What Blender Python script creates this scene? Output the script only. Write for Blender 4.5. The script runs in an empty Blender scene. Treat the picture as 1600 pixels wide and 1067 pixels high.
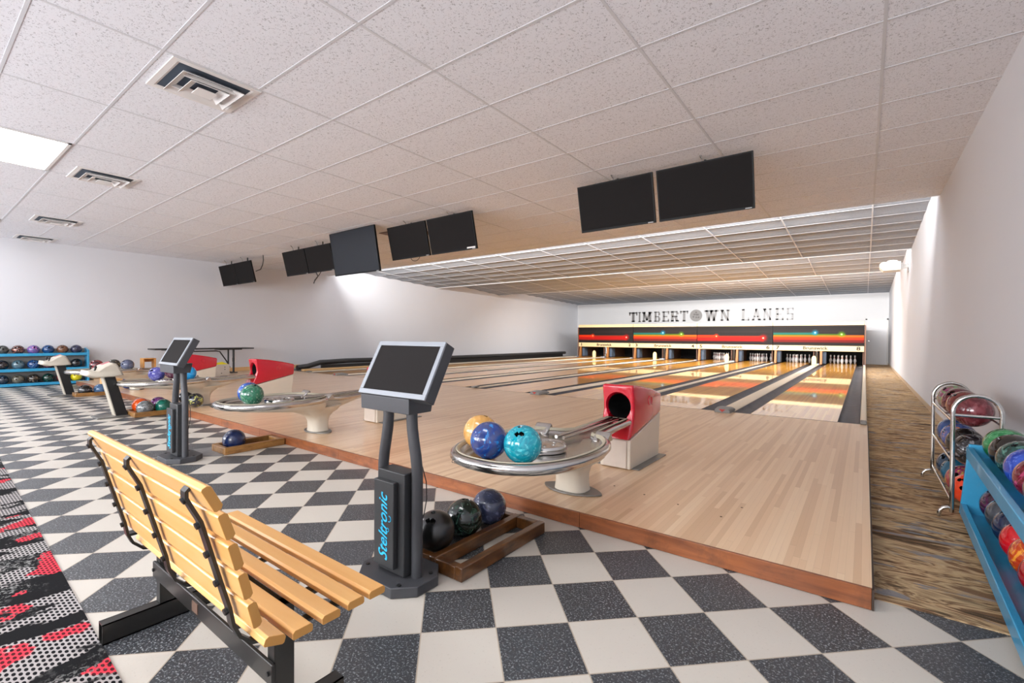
import bpy, bmesh, math, random
from mathutils import Vector, Matrix, Euler
random.seed(7)
PI = math.pi
scn = bpy.context.scene
COL = scn.collection

# ------------------------------------------------------------------ materials
def lin(c):
    if isinstance(c, str):
        c = tuple(int(c[i:i+2], 16)/255 for i in (0, 2, 4))
    return tuple((v/12.92 if v <= .04045 else ((v+.055)/1.055)**2.4) for v in c)

class NT:
    def __init__(s, name):
        s.m = bpy.data.materials.new(name); s.m.use_nodes = True
        s.t = s.m.node_tree; s.n = s.t.nodes; s.l = s.t.links
        s.b = s.n['Principled BSDF']
    def node(s, typ, **kw):
        n = s.n.new(typ)
        for k, v in kw.items(): setattr(n, k, v)
        return n
    def link(s, a, b): s.l.new(a, b)
    def put(s, sock, v):
        if hasattr(v, 'is_output'): s.l.new(v, sock)
        elif isinstance(v, tuple) and len(v) == 3 and sock.type == 'RGBA': sock.default_value = (*v, 1)
        else: sock.default_value = v
    def math(s, op, a, b=None, c=None):
        n = s.node('ShaderNodeMath', operation=op)
        for i, v in enumerate((a, b, c)):
            if v is not None: s.put(n.inputs[i], v)
        return n.outputs[0]
    def mix(s, f, a, b):
        n = s.node('ShaderNodeMix', data_type='RGBA')
        s.put(n.inputs[0], f); s.put(n.inputs[6], a); s.put(n.inputs[7], b)
        return n.outputs[2]
    def coord(s, kind='Object'):
        return s.node('ShaderNodeTexCoord').outputs[kind]
    def world(s):
        return s.node('ShaderNodeNewGeometry').outputs['Position']
    def mapping(s, v, scale=(1, 1, 1), rot=(0, 0, 0), loc=(0, 0, 0)):
        n = s.node('ShaderNodeMapping'); s.put(n.inputs[0], v)
        n.inputs['Scale'].default_value = scale; n.inputs['Rotation'].default_value = rot; n.inputs['Location'].default_value = loc
        return n.outputs[0]
    def sep(s, v):
        n = s.node('ShaderNodeSeparateXYZ'); s.put(n.inputs[0], v); return n.outputs
    def comb(s, x, y, z=0.0):
        n = s.node('ShaderNodeCombineXYZ')
        for i, v in enumerate((x, y, z)): s.put(n.inputs[i], v)
        return n.outputs[0]
    def noise(s, v, scale, detail=4, rough=.5, dist=0, out='Fac'):
        n = s.node('ShaderNodeTexNoise'); s.put(n.inputs['Vector'], v)
        n.inputs['Scale'].default_value = scale; n.inputs['Detail'].default_value = detail
        n.inputs['Roughness'].default_value = rough; n.inputs['Distortion'].default_value = dist
        return n.outputs[out]
    def voro(s, v, scale, feature='F1', out='Distance', rnd=1):
        n = s.node('ShaderNodeTexVoronoi', feature=feature); s.put(n.inputs['Vector'], v)
        n.inputs['Scale'].default_value = scale; n.inputs['Randomness'].default_value = rnd
        return n.outputs[out]
    def white(s, v):
        n = s.node('ShaderNodeTexWhiteNoise'); s.put(n.inputs['Vector'], v); return n.outputs['Value']
    def ramp(s, f, stops, interp='LINEAR'):
        n = s.node('ShaderNodeValToRGB'); s.put(n.inputs[0], f); r = n.color_ramp; r.interpolation = interp
        while len(r.elements) < len(stops): r.elements.new(.5)
        for e, (p, c) in zip(r.elements, stops):
            e.position = p; e.color = (*c, 1) if len(c) == 3 else c
        return n.outputs[0]
    def bump(s, h, strength=.3, dist=.01):
        n = s.node('ShaderNodeBump'); n.inputs['Strength'].default_value = strength; n.inputs['Distance'].default_value = dist
        s.put(n.inputs['Height'], h); s.link(n.outputs[0], s.b.inputs['Normal'])
    def fin(s, color=None, rough=None, metal=None, coat=None, spec=None, coatr=.05):
        if color is not None: s.put(s.b.inputs['Base Color'], color)
        if rough is not None: s.put(s.b.inputs['Roughness'], rough)
        if metal is not None: s.b.inputs['Metallic'].default_value = metal
        if coat is not None: s.b.inputs['Coat Weight'].default_value = coat; s.b.inputs['Coat Roughness'].default_value = coatr; s.b.inputs['Coat IOR'].default_value = 1.5
        if spec is not None: s.b.inputs['Specular IOR Level'].default_value = spec
        return s.m

def plain(name, c, rough=.5, metal=0, coat=None, spec=None, vary=.06, scale=8):
    t = NT(name); c = lin(c)
    n = t.noise(t.coord(), scale, 3)
    d = tuple(max(0, v*(1-vary*2)) for v in c); e = tuple(min(1, v*(1+vary)) for v in c)
    return t.fin(t.mix(n, d, e), rough, metal, coat, spec)

def emis(name, c, s):
    t = NT(name); t.fin(lin(c), .6)
    t.b.inputs['Emission Color'].default_value = (*lin(c), 1); t.b.inputs['Emission Strength'].default_value = s
    return t.m

MAT = {}
MAT['wall'] = plain('wall paint', 'D4D5DA', .75, vary=.015, scale=1.2)
MAT['wall_far'] = plain('far wall paint', 'DEDEDF', .7, vary=.01, scale=1)
MAT['door'] = plain('white door paint', 'EDEDF0', .5, vary=.01)
MAT['trimwhite'] = plain('white trim paint', 'E2E0DE', .5, vary=.02)
MAT['grid'] = plain('ceiling grid enamel', 'D2D4D8', .5, vary=.02)
MAT['beige'] = plain('beige enamel', 'D9D0C0', .35, vary=.03, coat=.3)
MAT['consolebeige'] = plain('aged beige plastic', 'C2BAAB', .4, vary=.05)
MAT['chrome'] = plain('polished steel', 'D0CFCC', .16, 1, vary=.03)
MAT['alu'] = plain('brushed aluminium', 'CFCDCA', .2, 1, vary=.08, scale=14)
MAT['steelgrey'] = plain('dull grey steel', '8C8B88', .4, .8, vary=.08)
MAT['black'] = plain('black plastic', '1C1C1D', .45, vary=.1)
MAT['blackmetal'] = plain('black painted steel', '2B2A28', .35, .3, vary=.12, coat=.2)
MAT['kiosk'] = plain('charcoal powder coat', '45464A', .45, .2, vary=.06)
MAT['kioskdark'] = plain('dark charcoal powder coat', '38393B', .4, .2, vary=.06)
MAT['bezel'] = plain('silver grey bezel', '9A9FA6', .35, .4, vary=.03)
MAT['screen'] = plain('matte dark screen', '242222', .7, spec=.05, vary=.01)
MAT['screengloss'] = plain('glossy dark screen', '171C24', .25, spec=.3, vary=.02)
MAT['tvframe'] = plain('glossy black bezel', '0D0D0E', .45, spec=.2, vary=.02)
MAT['red'] = plain('red fibreglass', 'C3102A', .22, coat=.8, vary=.05)
MAT['pit'] = plain('black pit curtain', '0C0C0D', .8)
MAT['pin'] = plain('white pin enamel', 'F2F2F4', .25, coat=.5, vary=.01)
MAT['pinred'] = plain('red pin band', 'C0303C', .35, vary=.02)
MAT['bluewood'] = None
MAT['cyan'] = plain('cyan lettering', '2FC4F5', .5, vary=.02)
MAT['inkblack'] = plain('black lettering', '161312', .5, vary=.02)
MAT['inkred'] = plain('red triangle mark', 'B5372E', .5, vary=.02)
MAT['yellow'] = plain('yellow cloth', 'E3D21B', .8, vary=.15)
MAT['creamcap'] = plain('cream laminate cap', 'DCCDB8', .4, vary=.04, coat=.3)
MAT['creampad'] = plain('cream guard', 'E8D19C', .45, vary=.03)
MAT['gutter'] = plain('grey gutter', '56555A', .35, .0, vary=.25, scale=5)
MAT['lightpanel'] = emis('lamp diffuser', 'FFFFFF', 9.0)
MAT['kick'] = plain('brown kickback board', '7A5A4A', .5, vary=.12)
MAT['kickorange'] = plain('orange wood division', 'B0733A', .45, vary=.15)
MAT['bluegrey'] = plain('blue grey cushion', '4E5D70', .7, vary=.1)
MAT['rubber'] = plain('dark hole', '070707', .7)
MAT['projector'] = plain('cream projector plastic', 'DBD3C2', .45, vary=.04)
MAT['housing'] = plain('grey housing', '8A8884', .5, spec=.3)
MAT['brass'] = plain('brass fitting', 'A98A45', .3, .9)

def m_ceiling(name, dark):
    t = NT(name); p = t.world()
    f = t.noise(t.mapping(p, (1, 1, 1)), 55, 2, .6, 1.4)
    fl = t.ramp(f, [(.36, (0, 0, 0)), (.41, (1, 1, 1))])
    f2 = t.noise(p, 240, 2, .6)
    base = lin(dark)
    c = t.mix(fl, tuple(v*.50 for v in base), base)
    c = t.mix(t.math('MULTIPLY', f2, .25), c, tuple(v*.6 for v in base))
    s = t.sep(p)
    cell = t.comb(t.math('FLOOR', t.math('DIVIDE', t.math('SUBTRACT', s[0], .37), 1.48)), t.math('FLOOR', t.math('DIVIDE', t.math('ADD', s[1], 4.17), .7193)))
    c = t.mix(t.math('MULTIPLY', t.white(cell), .10), c, tuple(v*.75 for v in base))
    t.bump(fl, .25, .004)
    return t.fin(c, .9)
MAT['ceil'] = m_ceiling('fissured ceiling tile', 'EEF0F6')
MAT['ceil2'] = m_ceiling('lane ceiling tile', 'A3A8B0')  # same tile as the main ceiling, its dimmer light put into the colour

def m_checker():
    t = NT('checkered vinyl tile'); s = t.sep(t.world())
    ta = .77469; c, sn = math.cos(ta), math.sin(ta); T = .3048; tx, ty = -.92193, -6.09452
    dx = t.math('SUBTRACT', s[0], tx); dy = t.math('SUBTRACT', s[1], ty)
    a = t.math('DIVIDE', t.math('ADD', t.math('MULTIPLY', dx, c), t.math('MULTIPLY', dy, sn)), T)
    b = t.math('DIVIDE', t.math('SUBTRACT', t.math('MULTIPLY', dx, sn), t.math('MULTIPLY', dy, c)), T)
    fa = t.math('FLOOR', a); fb = t.math('FLOOR', b)
    par = t.math('FLOORED_MODULO', t.math('ADD', fa, fb), 2.0)
    ra = t.math('SUBTRACT', a, fa); rb = t.math('SUBTRACT', b, fb)
    ea = t.math('MINIMUM', ra, t.math('SUBTRACT', 1.0, ra)); eb = t.math('MINIMUM', rb, t.math('SUBTRACT', 1.0, rb))
    seam = t.math('LESS_THAN', t.math('MINIMUM', ea, eb), .008)
    rnd = t.white(t.comb(fa, fb))
    p = t.world()
    chips = t.ramp(t.noise(t.mapping(p, (1, 1, 1)), 120, 3, .68), [(.555, (0, 0, 0)), (.63, (1, 1, 1))])
    chip2 = t.ramp(t.noise(p, 60, 3, .7), [(.52, (0, 0, 0)), (.7, (1, 1, 1))])
    dk = t.mix(t.math('MULTIPLY', chip2, .35), lin('35373B'), lin('6E757C'))
    dk = t.mix(t.math('MULTIPLY', chips, .8), dk, lin('B4BABC'))
    dk = t.mix(t.math('MULTIPLY', rnd, .35), dk, lin('4A4D52'))
    fle = t.ramp(t.noise(p, 95, 2, .6), [(.28, (1, 1, 1)), (.36, (0, 0, 0))])
    lt = t.mix(t.math('MULTIPLY', fle, .35), lin('CBC5BB'), lin('9A9286'))
    lt = t.mix(t.math('MULTIPLY', t.noise(p, 3, 3), .35), lt, lin('BFB8AC'))
    col = t.mix(par, dk, lt)
    col = t.mix(seam, col, t.mix(par, lin('A89F92'), lin('B5A58F')))
    t.bump(t.noise(p, 25, 3), .05, .003)
    return t.fin(col, t.math('ADD', .27, t.math('MULTIPLY', t.noise(p, 4, 3), .22)))
MAT['checker'] = m_checker()

def m_boards(name, w, tones, rough, coat, length=1.3, gap=.02, gapc='8F7558', coatr=.05, grain=.35):
    t = NT(name); p = t.world(); s = t.sep(p)
    ix = t.math('FLOOR', t.math('DIVIDE', s[0], w)); fx = t.math('SUBTRACT', t.math('DIVIDE', s[0], w), ix)
    off = t.math('MULTIPLY', t.white(t.comb(ix, 3.0)), length)
    yy = t.math('DIVIDE', t.math('ADD', s[1], off), length); iy = t.math('FLOOR', yy); fy = t.math('SUBTRACT', yy, iy)
    r = t.white(t.comb(ix, iy))
    c = t.ramp(r, [(i/(len(tones)-1), lin(q)) for i, q in enumerate(tones)])
    g = t.noise(t.comb(t.math('MULTIPLY', s[0], 60.0), t.math('MULTIPLY', s[1], 2.2), r), 1.5, 4, .6, .5)
    c = t.mix(t.math('MULTIPLY', g, grain), c, lin(tones[0]))
    e = t.math('MINIMUM', fx, t.math('SUBTRACT', 1.0, fx))
    gp = t.math('MAXIMUM', t.math('LESS_THAN', e, gap), t.math('LESS_THAN', fy, .0015))
    c = t.mix(t.math('MULTIPLY', gp, .55), c, lin(gapc))
    return t.fin(c, rough, coat=coat, coatr=coatr)
MAT['gutter'] = plain('grey gutter', '5A595E', .55, spec=.25, vary=.25, scale=5)
MAT['creamcap'] = plain('cream laminate cap', 'E2D3BC', .5, spec=.3, vary=.04)
MAT['approach'] = m_boards('maple approach boards', .031, ['D2AC86', 'E2BE98', 'E8C7A2', 'EED0AC'], .32, .35, 1.5, .012, 'A98460', .18)
MAT['lane'] = m_boards('amber pine lane boards', .0270, ['CB8420', 'E09A30', 'EBA93C', 'EEB34A'], .3, .72, 2.4, .03, '9A6420', .03, .25)

def m_wood(name, c1, c2, rough=.4, coat=.3, scale=2, stretch=(1, 14, 14), dark=None):
    t = NT(name); p = t.mapping(t.coord(), stretch)
    n = t.noise(p, scale, 5, .6, .6)
    c = t.mix(t.ramp(n, [(.3, (0, 0, 0)), (.7, (1, 1, 1))]), lin(c1), lin(c2))
    if dark:
        d = t.ramp(t.noise(t.coord(), 5, 5, .7), [(.5, (0, 0, 0)), (.72, (1, 1, 1))])
        c = t.mix(t.math('MULTIPLY', d, .6), c, lin(dark))
    return t.fin(c, rough, coat=coat, coatr=.15)
MAT['fascia'] = m_wood('stained brown board', '6E3A1C', 'A05C30', .4, .3, 2, (1, 8, 8), '4A2814')
MAT['rackwood'] = m_wood('worn dark stained wood', '3E2410', '74481F', .3, .5, 3, (10, 2, 10), '2E1A0A')
MAT['rackwood2'] = m_wood('worn amber stained wood', '7A5226', 'A97B42', .4, .3, 3, (10, 2, 10), '4A2E14')
MAT['benchwood'] = m_wood('honey plastic lumber', 'DFA45C', 'E9B673', .38, .3, 1.2, (.8, 10, 10))
MAT['benchend'] = plain('cut board end', 'C08A45', .6)
MAT['lightwood'] = m_wood('light pine', 'D2A56B', 'DDB784', .5, .1, 2, (10, 1, 10))
MAT['orangewood'] = m_wood('orange pine', 'B87832', 'D29A52', .5, .2, 2, (2, 10, 10))
MAT['maskcream'] = m_wood('cream maple veneer', 'E3C690', 'EAD3A4', .35, .4, 1, (.5, 10, 10))

def m_blue():
    t = NT('chipped blue paint'); p = t.coord()
    n = t.noise(p, 9, 5, .7)
    chip = t.ramp(t.noise(p, 26, 5, .7), [(.66, (0, 0, 0)), (.70, (1, 1, 1))])
    c = t.mix(n, lin('1F87B5'), lin('3DA3CE')); c = t.mix(t.math('MULTIPLY', chip, .6), c, lin('BFCBD0'))
    return t.fin(c, .35, coat=.3)
MAT['bluewood'] = m_blue()

def m_carpet_brown():
    t = NT('brown streak carpet'); p = t.world()
    q = t.mapping(p, (.6, 2.5, 1))
    n1 = t.noise(q, 2.6, 4, .62, 1.0)
    c = t.ramp(n1, [(.33, lin('30231B')), (.41, lin('8A6448')), (.455, lin('DABD94')), (.50, lin('C7A67C')), (.53, lin('6E4E39')), (.575, lin('D8BC92')), (.65, lin('7A5A42'))])
    n2 = t.ramp(t.noise(t.mapping(p, (1.2, 4, 1), loc=(5, 3, 0)), 2.2, 4, .6, .4), [(.57, (0, 0, 0)), (.62, (1, 1, 1))])
    c = t.mix(t.math('MULTIPLY', n2, .85), c, lin('848C98'))
    w = t.noise(t.mapping(p, (2.2, 26, 1), (0, 0, .35)), 2.2, 3, .6, .6)
    m3 = t.ramp(t.noise(t.mapping(p, (1.5, 4, 1), loc=(9, 1, 0)), 1.8, 3), [(.58, (0, 0, 0)), (.62, (1, 1, 1))])
    c = t.mix(t.math('MULTIPLY', m3, t.ramp(w, [(.5, (0, 0, 0)), (.6, (.9, .9, .9))])), c, lin('231B17'))
    c = t.mix(.25, c, t.mix(t.noise(p, 220, 2), lin('3A2B20'), lin('C2AA86')))
    t.bump(t.noise(p, 300, 2), .4, .004)
    return t.fin(c, .95, spec=.1)
MAT['carpetbrown'] = m_carpet_brown()

def m_carpet_red():
    t = NT('black grey red carpet'); p = t.world(); s = t.sep(p)
    v = t.math('DIVIDE', s[1], .0155); row = t.math('FLOOR', v)
    u = t.math('ADD', t.math('DIVIDE', s[0], .034), t.math('MULTIPLY', t.math('FLOORED_MODULO', row, 2.0), .5))
    fu = t.math('SUBTRACT', t.math('FRACT', u), .5); fv = t.math('SUBTRACT', t.math('FRACT', v), .5)
    d = t.math('ADD', t.math('MULTIPLY', fu, t.math('MULTIPLY', fu, 8.5)), t.math('MULTIPLY', fv, t.math('MULTIPLY', fv, 7.5)))
    dot = t.math('LESS_THAN', d, 1.0)
    q = t.mapping(p, (1, 1, 1), (0, 0, .15))
    n = t.noise(t.mapping(q, (3.4, 1.3, 1)), 1.5, 4, .55, .3)
    band = t.ramp(n, [(.47, (0, 0, 0)), (.50, (1, 1, 1))])
    hatch = t.ramp(t.noise(p, 45, 4, .75), [(.52, (0, 0, 0)), (.58, (1, 1, 1))])
    grey = t.mix(dot, lin('A8A3A2'), lin('17171A'))
    blk = t.mix(t.math('MULTIPLY', hatch, t.ramp(t.noise(p, 3.4, 2), [(.5, (0, 0, 0)), (.6, (.7, .7, .7))])), lin('19191B'), lin('9A9A98'))
    c = t.mix(band, blk, grey)
    rm = t.ramp(t.noise(t.mapping(p, (3, 2.2, 1), loc=(3.3, 7.1, 0)), 1.6, 3, .5), [(.595, (0, 0, 0)), (.61, (1, 1, 1))])
    c = t.mix(t.math('MULTIPLY', rm, t.math('SUBTRACT', 1.0, t.math('MULTIPLY', dot, .9))), c, lin('E0404F'))
    t.bump(t.noise(p, 320, 2), .4, .004)
    return t.fin(c, .95, spec=.1)
MAT['carpetred'] = m_carpet_red()

def m_vcol(name, rough=.3, coat=.3):
    t = NT(name); a = t.node('ShaderNodeAttribute', attribute_name='Print'); return t.fin(a.outputs['Color'], .55, spec=.2)
MAT['print'] = m_vcol('printed mask graphic')

def m_ball(c1, c2, scale=3.5, dist=2.5, c3=None, rough=.12, lo=.42, hi=.6):
    t = NT('polished bowling ball'); p = t.coord()
    inf = t.node('ShaderNodeObjectInfo'); off = t.math('MULTIPLY', inf.outputs['Random'], 50.0)
    q = t.node('ShaderNodeVectorMath', operation='ADD'); t.put(q.inputs[0], p); t.put(q.inputs[1], t.comb(off, off, off)); p2 = q.outputs[0]
    n = t.noise(p2, scale*2, 3, .55, dist)
    c = t.mix(t.ramp(n, [(lo, (0, 0, 0)), (hi, (1, 1, 1))]), lin(c1), lin(c2))
    if c3:
        n3 = t.ramp(t.noise(p2, scale*2.6, 4, .62, dist+.8), [(.54, (0, 0, 0)), (.64, (1, 1, 1))]); c = t.mix(n3, c, lin(c3))
    ln = t.node('ShaderNodeVectorMath', operation='LENGTH'); t.put(ln.inputs[0], p)
    c = t.mix(t.math('LESS_THAN', ln.outputs['Value'], .1055), c, (.004, .004, .004))
    return t.fin(c, rough, coat=.6, coatr=.04)

# ------------------------------------------------------------------ mesh builder
class MB:
    def __init__(s): s.bm = bmesh.new(); s.mi = 0
    def face(s, vs):
        try: f = s.bm.faces.new(vs); f.material_index = s.mi; return f
        except ValueError: return None
    def box(s, a, b, M=None):
        x0, y0, z0 = a; x1, y1, z1 = b
        P = [(x0, y0, z0), (x1, y0, z0), (x1, y1, z0), (x0, y1, z0), (x0, y0, z1), (x1, y0, z1), (x1, y1, z1), (x0, y1, z1)]
        v = [s.bm.verts.new((M @ Vector(p)) if M else p) for p in P]
        for f in ((0, 3, 2, 1), (4, 5, 6, 7), (0, 1, 5, 4), (1, 2, 6, 5), (2, 3, 7, 6), (3, 0, 4, 7)): s.face([v[i] for i in f])
        return s
    def prism(s, poly, x0, x1, axis='X', M=None, inset=0):
        def P(u, v, w):
            p = {'X': (w, u, v), 'Y': (u, w, v), 'Z': (u, v, w)}[axis]
            return (M @ Vector(p)) if M else p
        A = [s.bm.verts.new(P(u, v, x0)) for u, v in poly]; B = [s.bm.verts.new(P(u, v, x1)) for u, v in poly]
        n = len(poly); s.face(A[::-1]); s.face(B)
        for i in range(n): s.face([A[i], A[(i+1) % n], B[(i+1) % n], B[i]])
        return s
    def loft(s, rings, cap=True, closed=True):
        R = [[s.bm.verts.new(p) for p in r] for r in rings]; n = len(R[0])
        for a, b in zip(R, R[1:]):
            for i in range(n if closed else n-1): s.face([a[i], a[(i+1) % n], b[(i+1) % n], b[i]])
        if cap: s.face(R[0][::-1]); s.face(R[-1])
        return s
    def lathe(s, prof, c=(0, 0, 0), seg=24, M=None):
        R = []
        for r, z in prof:
            R.append([Vector((c[0]+r*math.cos(2*PI*i/seg), c[1]+r*math.sin(2*PI*i/seg), c[2]+z)) for i in range(seg)])
        if M: R = [[M @ p for p in r] for r in R]
        return s.loft(R)
    def tube(s, pts, r, seg=10, cap=True, ry=None):
        pts = [Vector(p) for p in pts]; rings = []; up = None
        for i, p in enumerate(pts):
            d = (pts[min(i+1, len(pts)-1)] - pts[max(i-1, 0)]).normalized()
            if up is None: up = Vector((0, 0, 1)) if abs(d.z) < .9 else Vector((0, 1, 0))
            a = d.cross(up).normalized(); up = a.cross(d).normalized()
            rr = r[i] if isinstance(r, (list, tuple)) else r
            rings.append([p + a*rr*math.cos(2*PI*k/seg) + up*(ry or rr)*math.sin(2*PI*k/seg) for k in range(seg)])
        return s.loft(rings, cap)
    def strip(s, pts, w, th, axis='X', c=0):
        """flat bar following pts in the plane perpendicular to axis"""
        rings = []
        for i, p in enumerate(pts):
            a = pts[max(i-1, 0)]; b = pts[min(i+1, len(pts)-1)]
            dx, dy = b[0]-a[0], b[1]-a[1]; L = math.hypot(dx, dy); nx, ny = -dy/L*th/2, dx/L*th/2
            q = [(p[0]+nx, p[1]+ny, c-w/2), (p[0]-nx, p[1]-ny, c-w/2), (p[0]-nx, p[1]-ny, c+w/2), (p[0]+nx, p[1]+ny, c+w/2)]
            rings.append([(w_, u, v) if axis == 'X' else (u, w_, v) for u, v, w_ in q])
        return s.loft(rings)
    def disc(s, c, r, normal=(0, 0, 1), th=.004, seg=20, sx=1):
        q = Vector(normal).normalized().to_track_quat('Z', 'Y').to_matrix().to_4x4(); M = Matrix.Translation(c) @ q
        R = [[M @ Vector((r*sx*math.cos(2*PI*i/seg), r*math.sin(2*PI*i/seg), z)) for i in range(seg)] for z in (-th/2, th/2)]
        return s.loft(R)

def build(name, mb, mats, parent=None, smooth=None, bevel=None, loc=None, seg=2):
    me = bpy.data.meshes.new(name)
    bmesh.ops.recalc_face_normals(mb.bm, faces=mb.bm.faces[:])
    mb.bm.to_mesh(me); mb.bm.free()
    if not isinstance(mats, (list, tuple)): mats = [mats]
    for m in mats: me.materials.append(MAT[m] if isinstance(m, str) else m)
    if smooth is not None:
        me.shade_smooth(); me.set_sharp_from_angle(angle=math.radians(smooth))
    o = bpy.data.objects.new(name, me); COL.objects.link(o)
    if parent is not None: o.parent = parent
    if loc is not None: o.location = loc
    if bevel:
        b = o.modifiers.new('bevel', 'BEVEL'); b.width = bevel; b.segments = seg; b.limit_method = 'ANGLE'; b.angle_limit = math.radians(40)
        if smooth is None: me.shade_smooth(); me.set_sharp_from_angle(angle=math.radians(35))
    return o

def tag(o, label=None, cat=None, group=None, kind=None):
    if label: o['label'] = label
    if cat: o['category'] = cat
    if group: o['group'] = group
    if kind: o['kind'] = kind
    return o
def thing(name, label, cat, loc=(0, 0, 0), group=None, rz=0):
    o = bpy.data.objects.new(name, None); COL.objects.link(o); o.location = loc; o.rotation_euler = (0, 0, rz)
    o.empty_display_size = .1
    return tag(o, label, cat, group)
def struct(name, mb, m, label=None, parent=None, **kw):
    o = build(name, mb, m, parent, **kw)
    if parent is None: o['kind'] = 'structure'
    if label: o['label'] = label
    return o
def copy_tree(o, parent=None):
    c = o.copy(); COL.objects.link(c); c.parent = parent
    for ch in list(o.children): copy_tree(ch, c)
    return c
def bake(o):
    dg = bpy.context.evaluated_depsgraph_get(); me = bpy.data.meshes.new_from_object(o.evaluated_get(dg)); o.modifiers.clear(); o.data = me
    return o

def text_mesh(name, body, size, mat, M, parent, extrude=.001, shear=0, align='CENTER', sx=1, bold=0):
    cu = bpy.data.curves.new(name, 'FONT'); cu.body = body; cu.size = size; cu.extrude = extrude; cu.shear = shear
    cu.align_x = align; cu.align_y = 'CENTER'; cu.resolution_u = 3; cu.offset = bold
    ob = bpy.data.objects.new(name, cu); COL.objects.link(ob)
    bpy.context.view_layer.update()
    me = bpy.data.meshes.new_from_object(ob.evaluated_get(bpy.context.evaluated_depsgraph_get()))
    bpy.data.objects.remove(ob)
    me.transform(M @ Matrix.Diagonal((sx, 1, 1, 1))); me.materials.clear(); me.materials.append(MAT[mat])
    o = bpy.data.objects.new(name, me); COL.objects.link(o); o.parent = parent
    return o

# ------------------------------------------------------------------ key dimensions (metres; +Y runs down the lanes)
H = 3.40; XL, XR, YF, YB = -15.4, 1.17, 20.6, -11.6
AP = .094; YA = -4.99; AXR = .3176
LW = 1.0541; G1 = .698; G2 = .573; PITCH = 2*LW+G1+G2
GX, GY, SX, SY = .37, -4.17, 1.48, .7193
LIP = 2.0

# ------------------------------------------------------------------ room shell
struct('floor', MB().box((XL-.1, -7.6, -.1), (XR+.1, YF, 0)), 'checker', 'black and white checkered vinyl tile floor')
b = MB().prism([(XL-.1, YB), (XR+.1, YB), (XR+.1, -7.21), (-6.3, -6.98), (XL-.1, -6.98)], -.05, .004, axis='Z'); struct('floor_carpet_front', b, 'carpetred')
bpy.data.objects['floor_carpet_front'].name = 'carpet'; bpy.data.objects['carpet']['label'] = 'black grey and red patterned carpet'
b = MB().box((AXR, -4.86, -.02), (XR, YF, .005)); o = struct('carpet', b, 'carpetbrown', 'brown streaked carpet beside the lanes')
t_ = .12
struct('wall_right', MB().box((XR, YB-t_, 0), (XR+t_, YF+t_, 4.0)), 'wall')
struct('wall_left', MB().box((XL-t_, YB-t_, 0), (XL, YF+t_, 4.0)), 'wall')
struct('wall_far', MB().box((XL, YF, 0), (XR, YF+t_, 4.0)), 'wall_far')
# unseen back wall behind the camera, window openings added to let in fill
b = MB(); fill_openings = [(-14.6, -11.4), (-10.6, -7.4), (-6.6, -3.4), (-2.6, .4)]; z0, z1 = .7, 2.9
b.box((XL, YB-t_, 0), (XR, YB, z0)); b.box((XL, YB-t_, z1), (XR, YB, 4.0))
xs = [XL]+[v for w in fill_openings for v in w]+[XR]
for i in range(0, len(xs), 2): b.box((xs[i], YB-t_, z0), (xs[i+1], YB, z1))
struct('wall_back', b, 'wall')
for i, (a, c) in enumerate(fill_openings):
    b = MB()
    for x in (a, (a+c)/2-.03, c-.06): b.box((x, YB-.09, z0), (x+.06, YB-.02, z1))
    for z in (z0, z1-.06): b.box((a, YB-.09, z), (c, YB-.02, z+.06))
    struct('window_%d' % (i+1), b, 'trimwhite')  # invented opening, present only for the fill light
struct('baseboard_right', MB().box((XR-.014, -4.8, 0), (XR, YF, .085)), plain('tan cove base', 'BFA98F', .5))
struct('baseboard_left', MB().box((XL, -4.58, AP), (XL+.03, .9, AP+.11)), 'lightwood')
struct('baseboard_far', MB().box((AXR, YF-.014, 0), (XR, YF, .08)), 'trimwhite')

# main ceiling and its grid
struct('ceiling', MB().box((XL, YB, H), (XR, LIP, H+.06)), 'ceil')
def grid_mesh(mb, xlim, ylim, zf, wx=.022, wy=.022, rows=None):
    k = 0
    x = GX
    xs = [GX - SX*i for i in range(-1, 13)]
    for x in xs:
        if xlim[0] < x < xlim[1]: mb.box((x-wx/2, ylim[0], zf-.003), (x+wx/2, ylim[1], zf+.002))
    for i in range(-14, 10):
        y = GY+SY*i
        if ylim[0] < y < ylim[1]: mb.box((xlim[0], y-wy/2, zf-.0028), (xlim[1], y+wy/2, zf+.002))
    return mb
struct('trim_1', grid_mesh(MB(), (XL, XR), (YB, LIP), H), 'grid')
struct('trim_2', MB().box((XL, LIP-.01, H-.008), (XR, LIP+.02, H+.34)), 'trimwhite')
# saw-tooth ceiling over the lanes: each bay starts high behind a lip and falls toward the pins
bays = [(LIP+.02, 7.45, 3.72, 3.43), (7.45, 11.95, 3.74, 3.43), (11.95, YF, 3.74, 3.42)]
b = MB(); g = MB()
for bi, (ya, yb, za, zb) in enumerate(bays):
    nr = max(1, round((yb-ya)/SY)); prof = []
    for r in range(nr):
        for k in range(6):
            f = k/6; yy = ya+(yb-ya)*(r+f)/nr
            prof.append((yy, za+(zb-za)*(r+f)/nr + .03*math.sin(PI*f)))
    prof.append((yb, zb))
    top = [(y, z+.08) for y, z in prof][::-1]
    rings = [[(x, y, z) for y, z in prof+top] for x in (XL, XR)]
    b.loft(rings, cap=False)
    sl = math.atan2(zb-za, yb-ya)
    for r in range(1, nr):
        y = ya+(yb-ya)*r/nr; z = za+(zb-za)*r/nr; g.box((XL, y-.011, z-.002), (XR, y+.011, z+.006))
    x = GX
    for i in range(12):
        xx = GX-SX*i
        M = Matrix.Translation((xx, ya, za)) @ Matrix.Rotation(sl, 4, 'X')
        g.box((-.012, 0, -.006), (.013, math.hypot(yb-ya, zb-za)-.01, .004), M)
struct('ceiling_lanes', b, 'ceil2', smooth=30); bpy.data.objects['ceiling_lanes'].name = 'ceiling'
struct('trim_3', g, 'grid')
b = MB()
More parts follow.
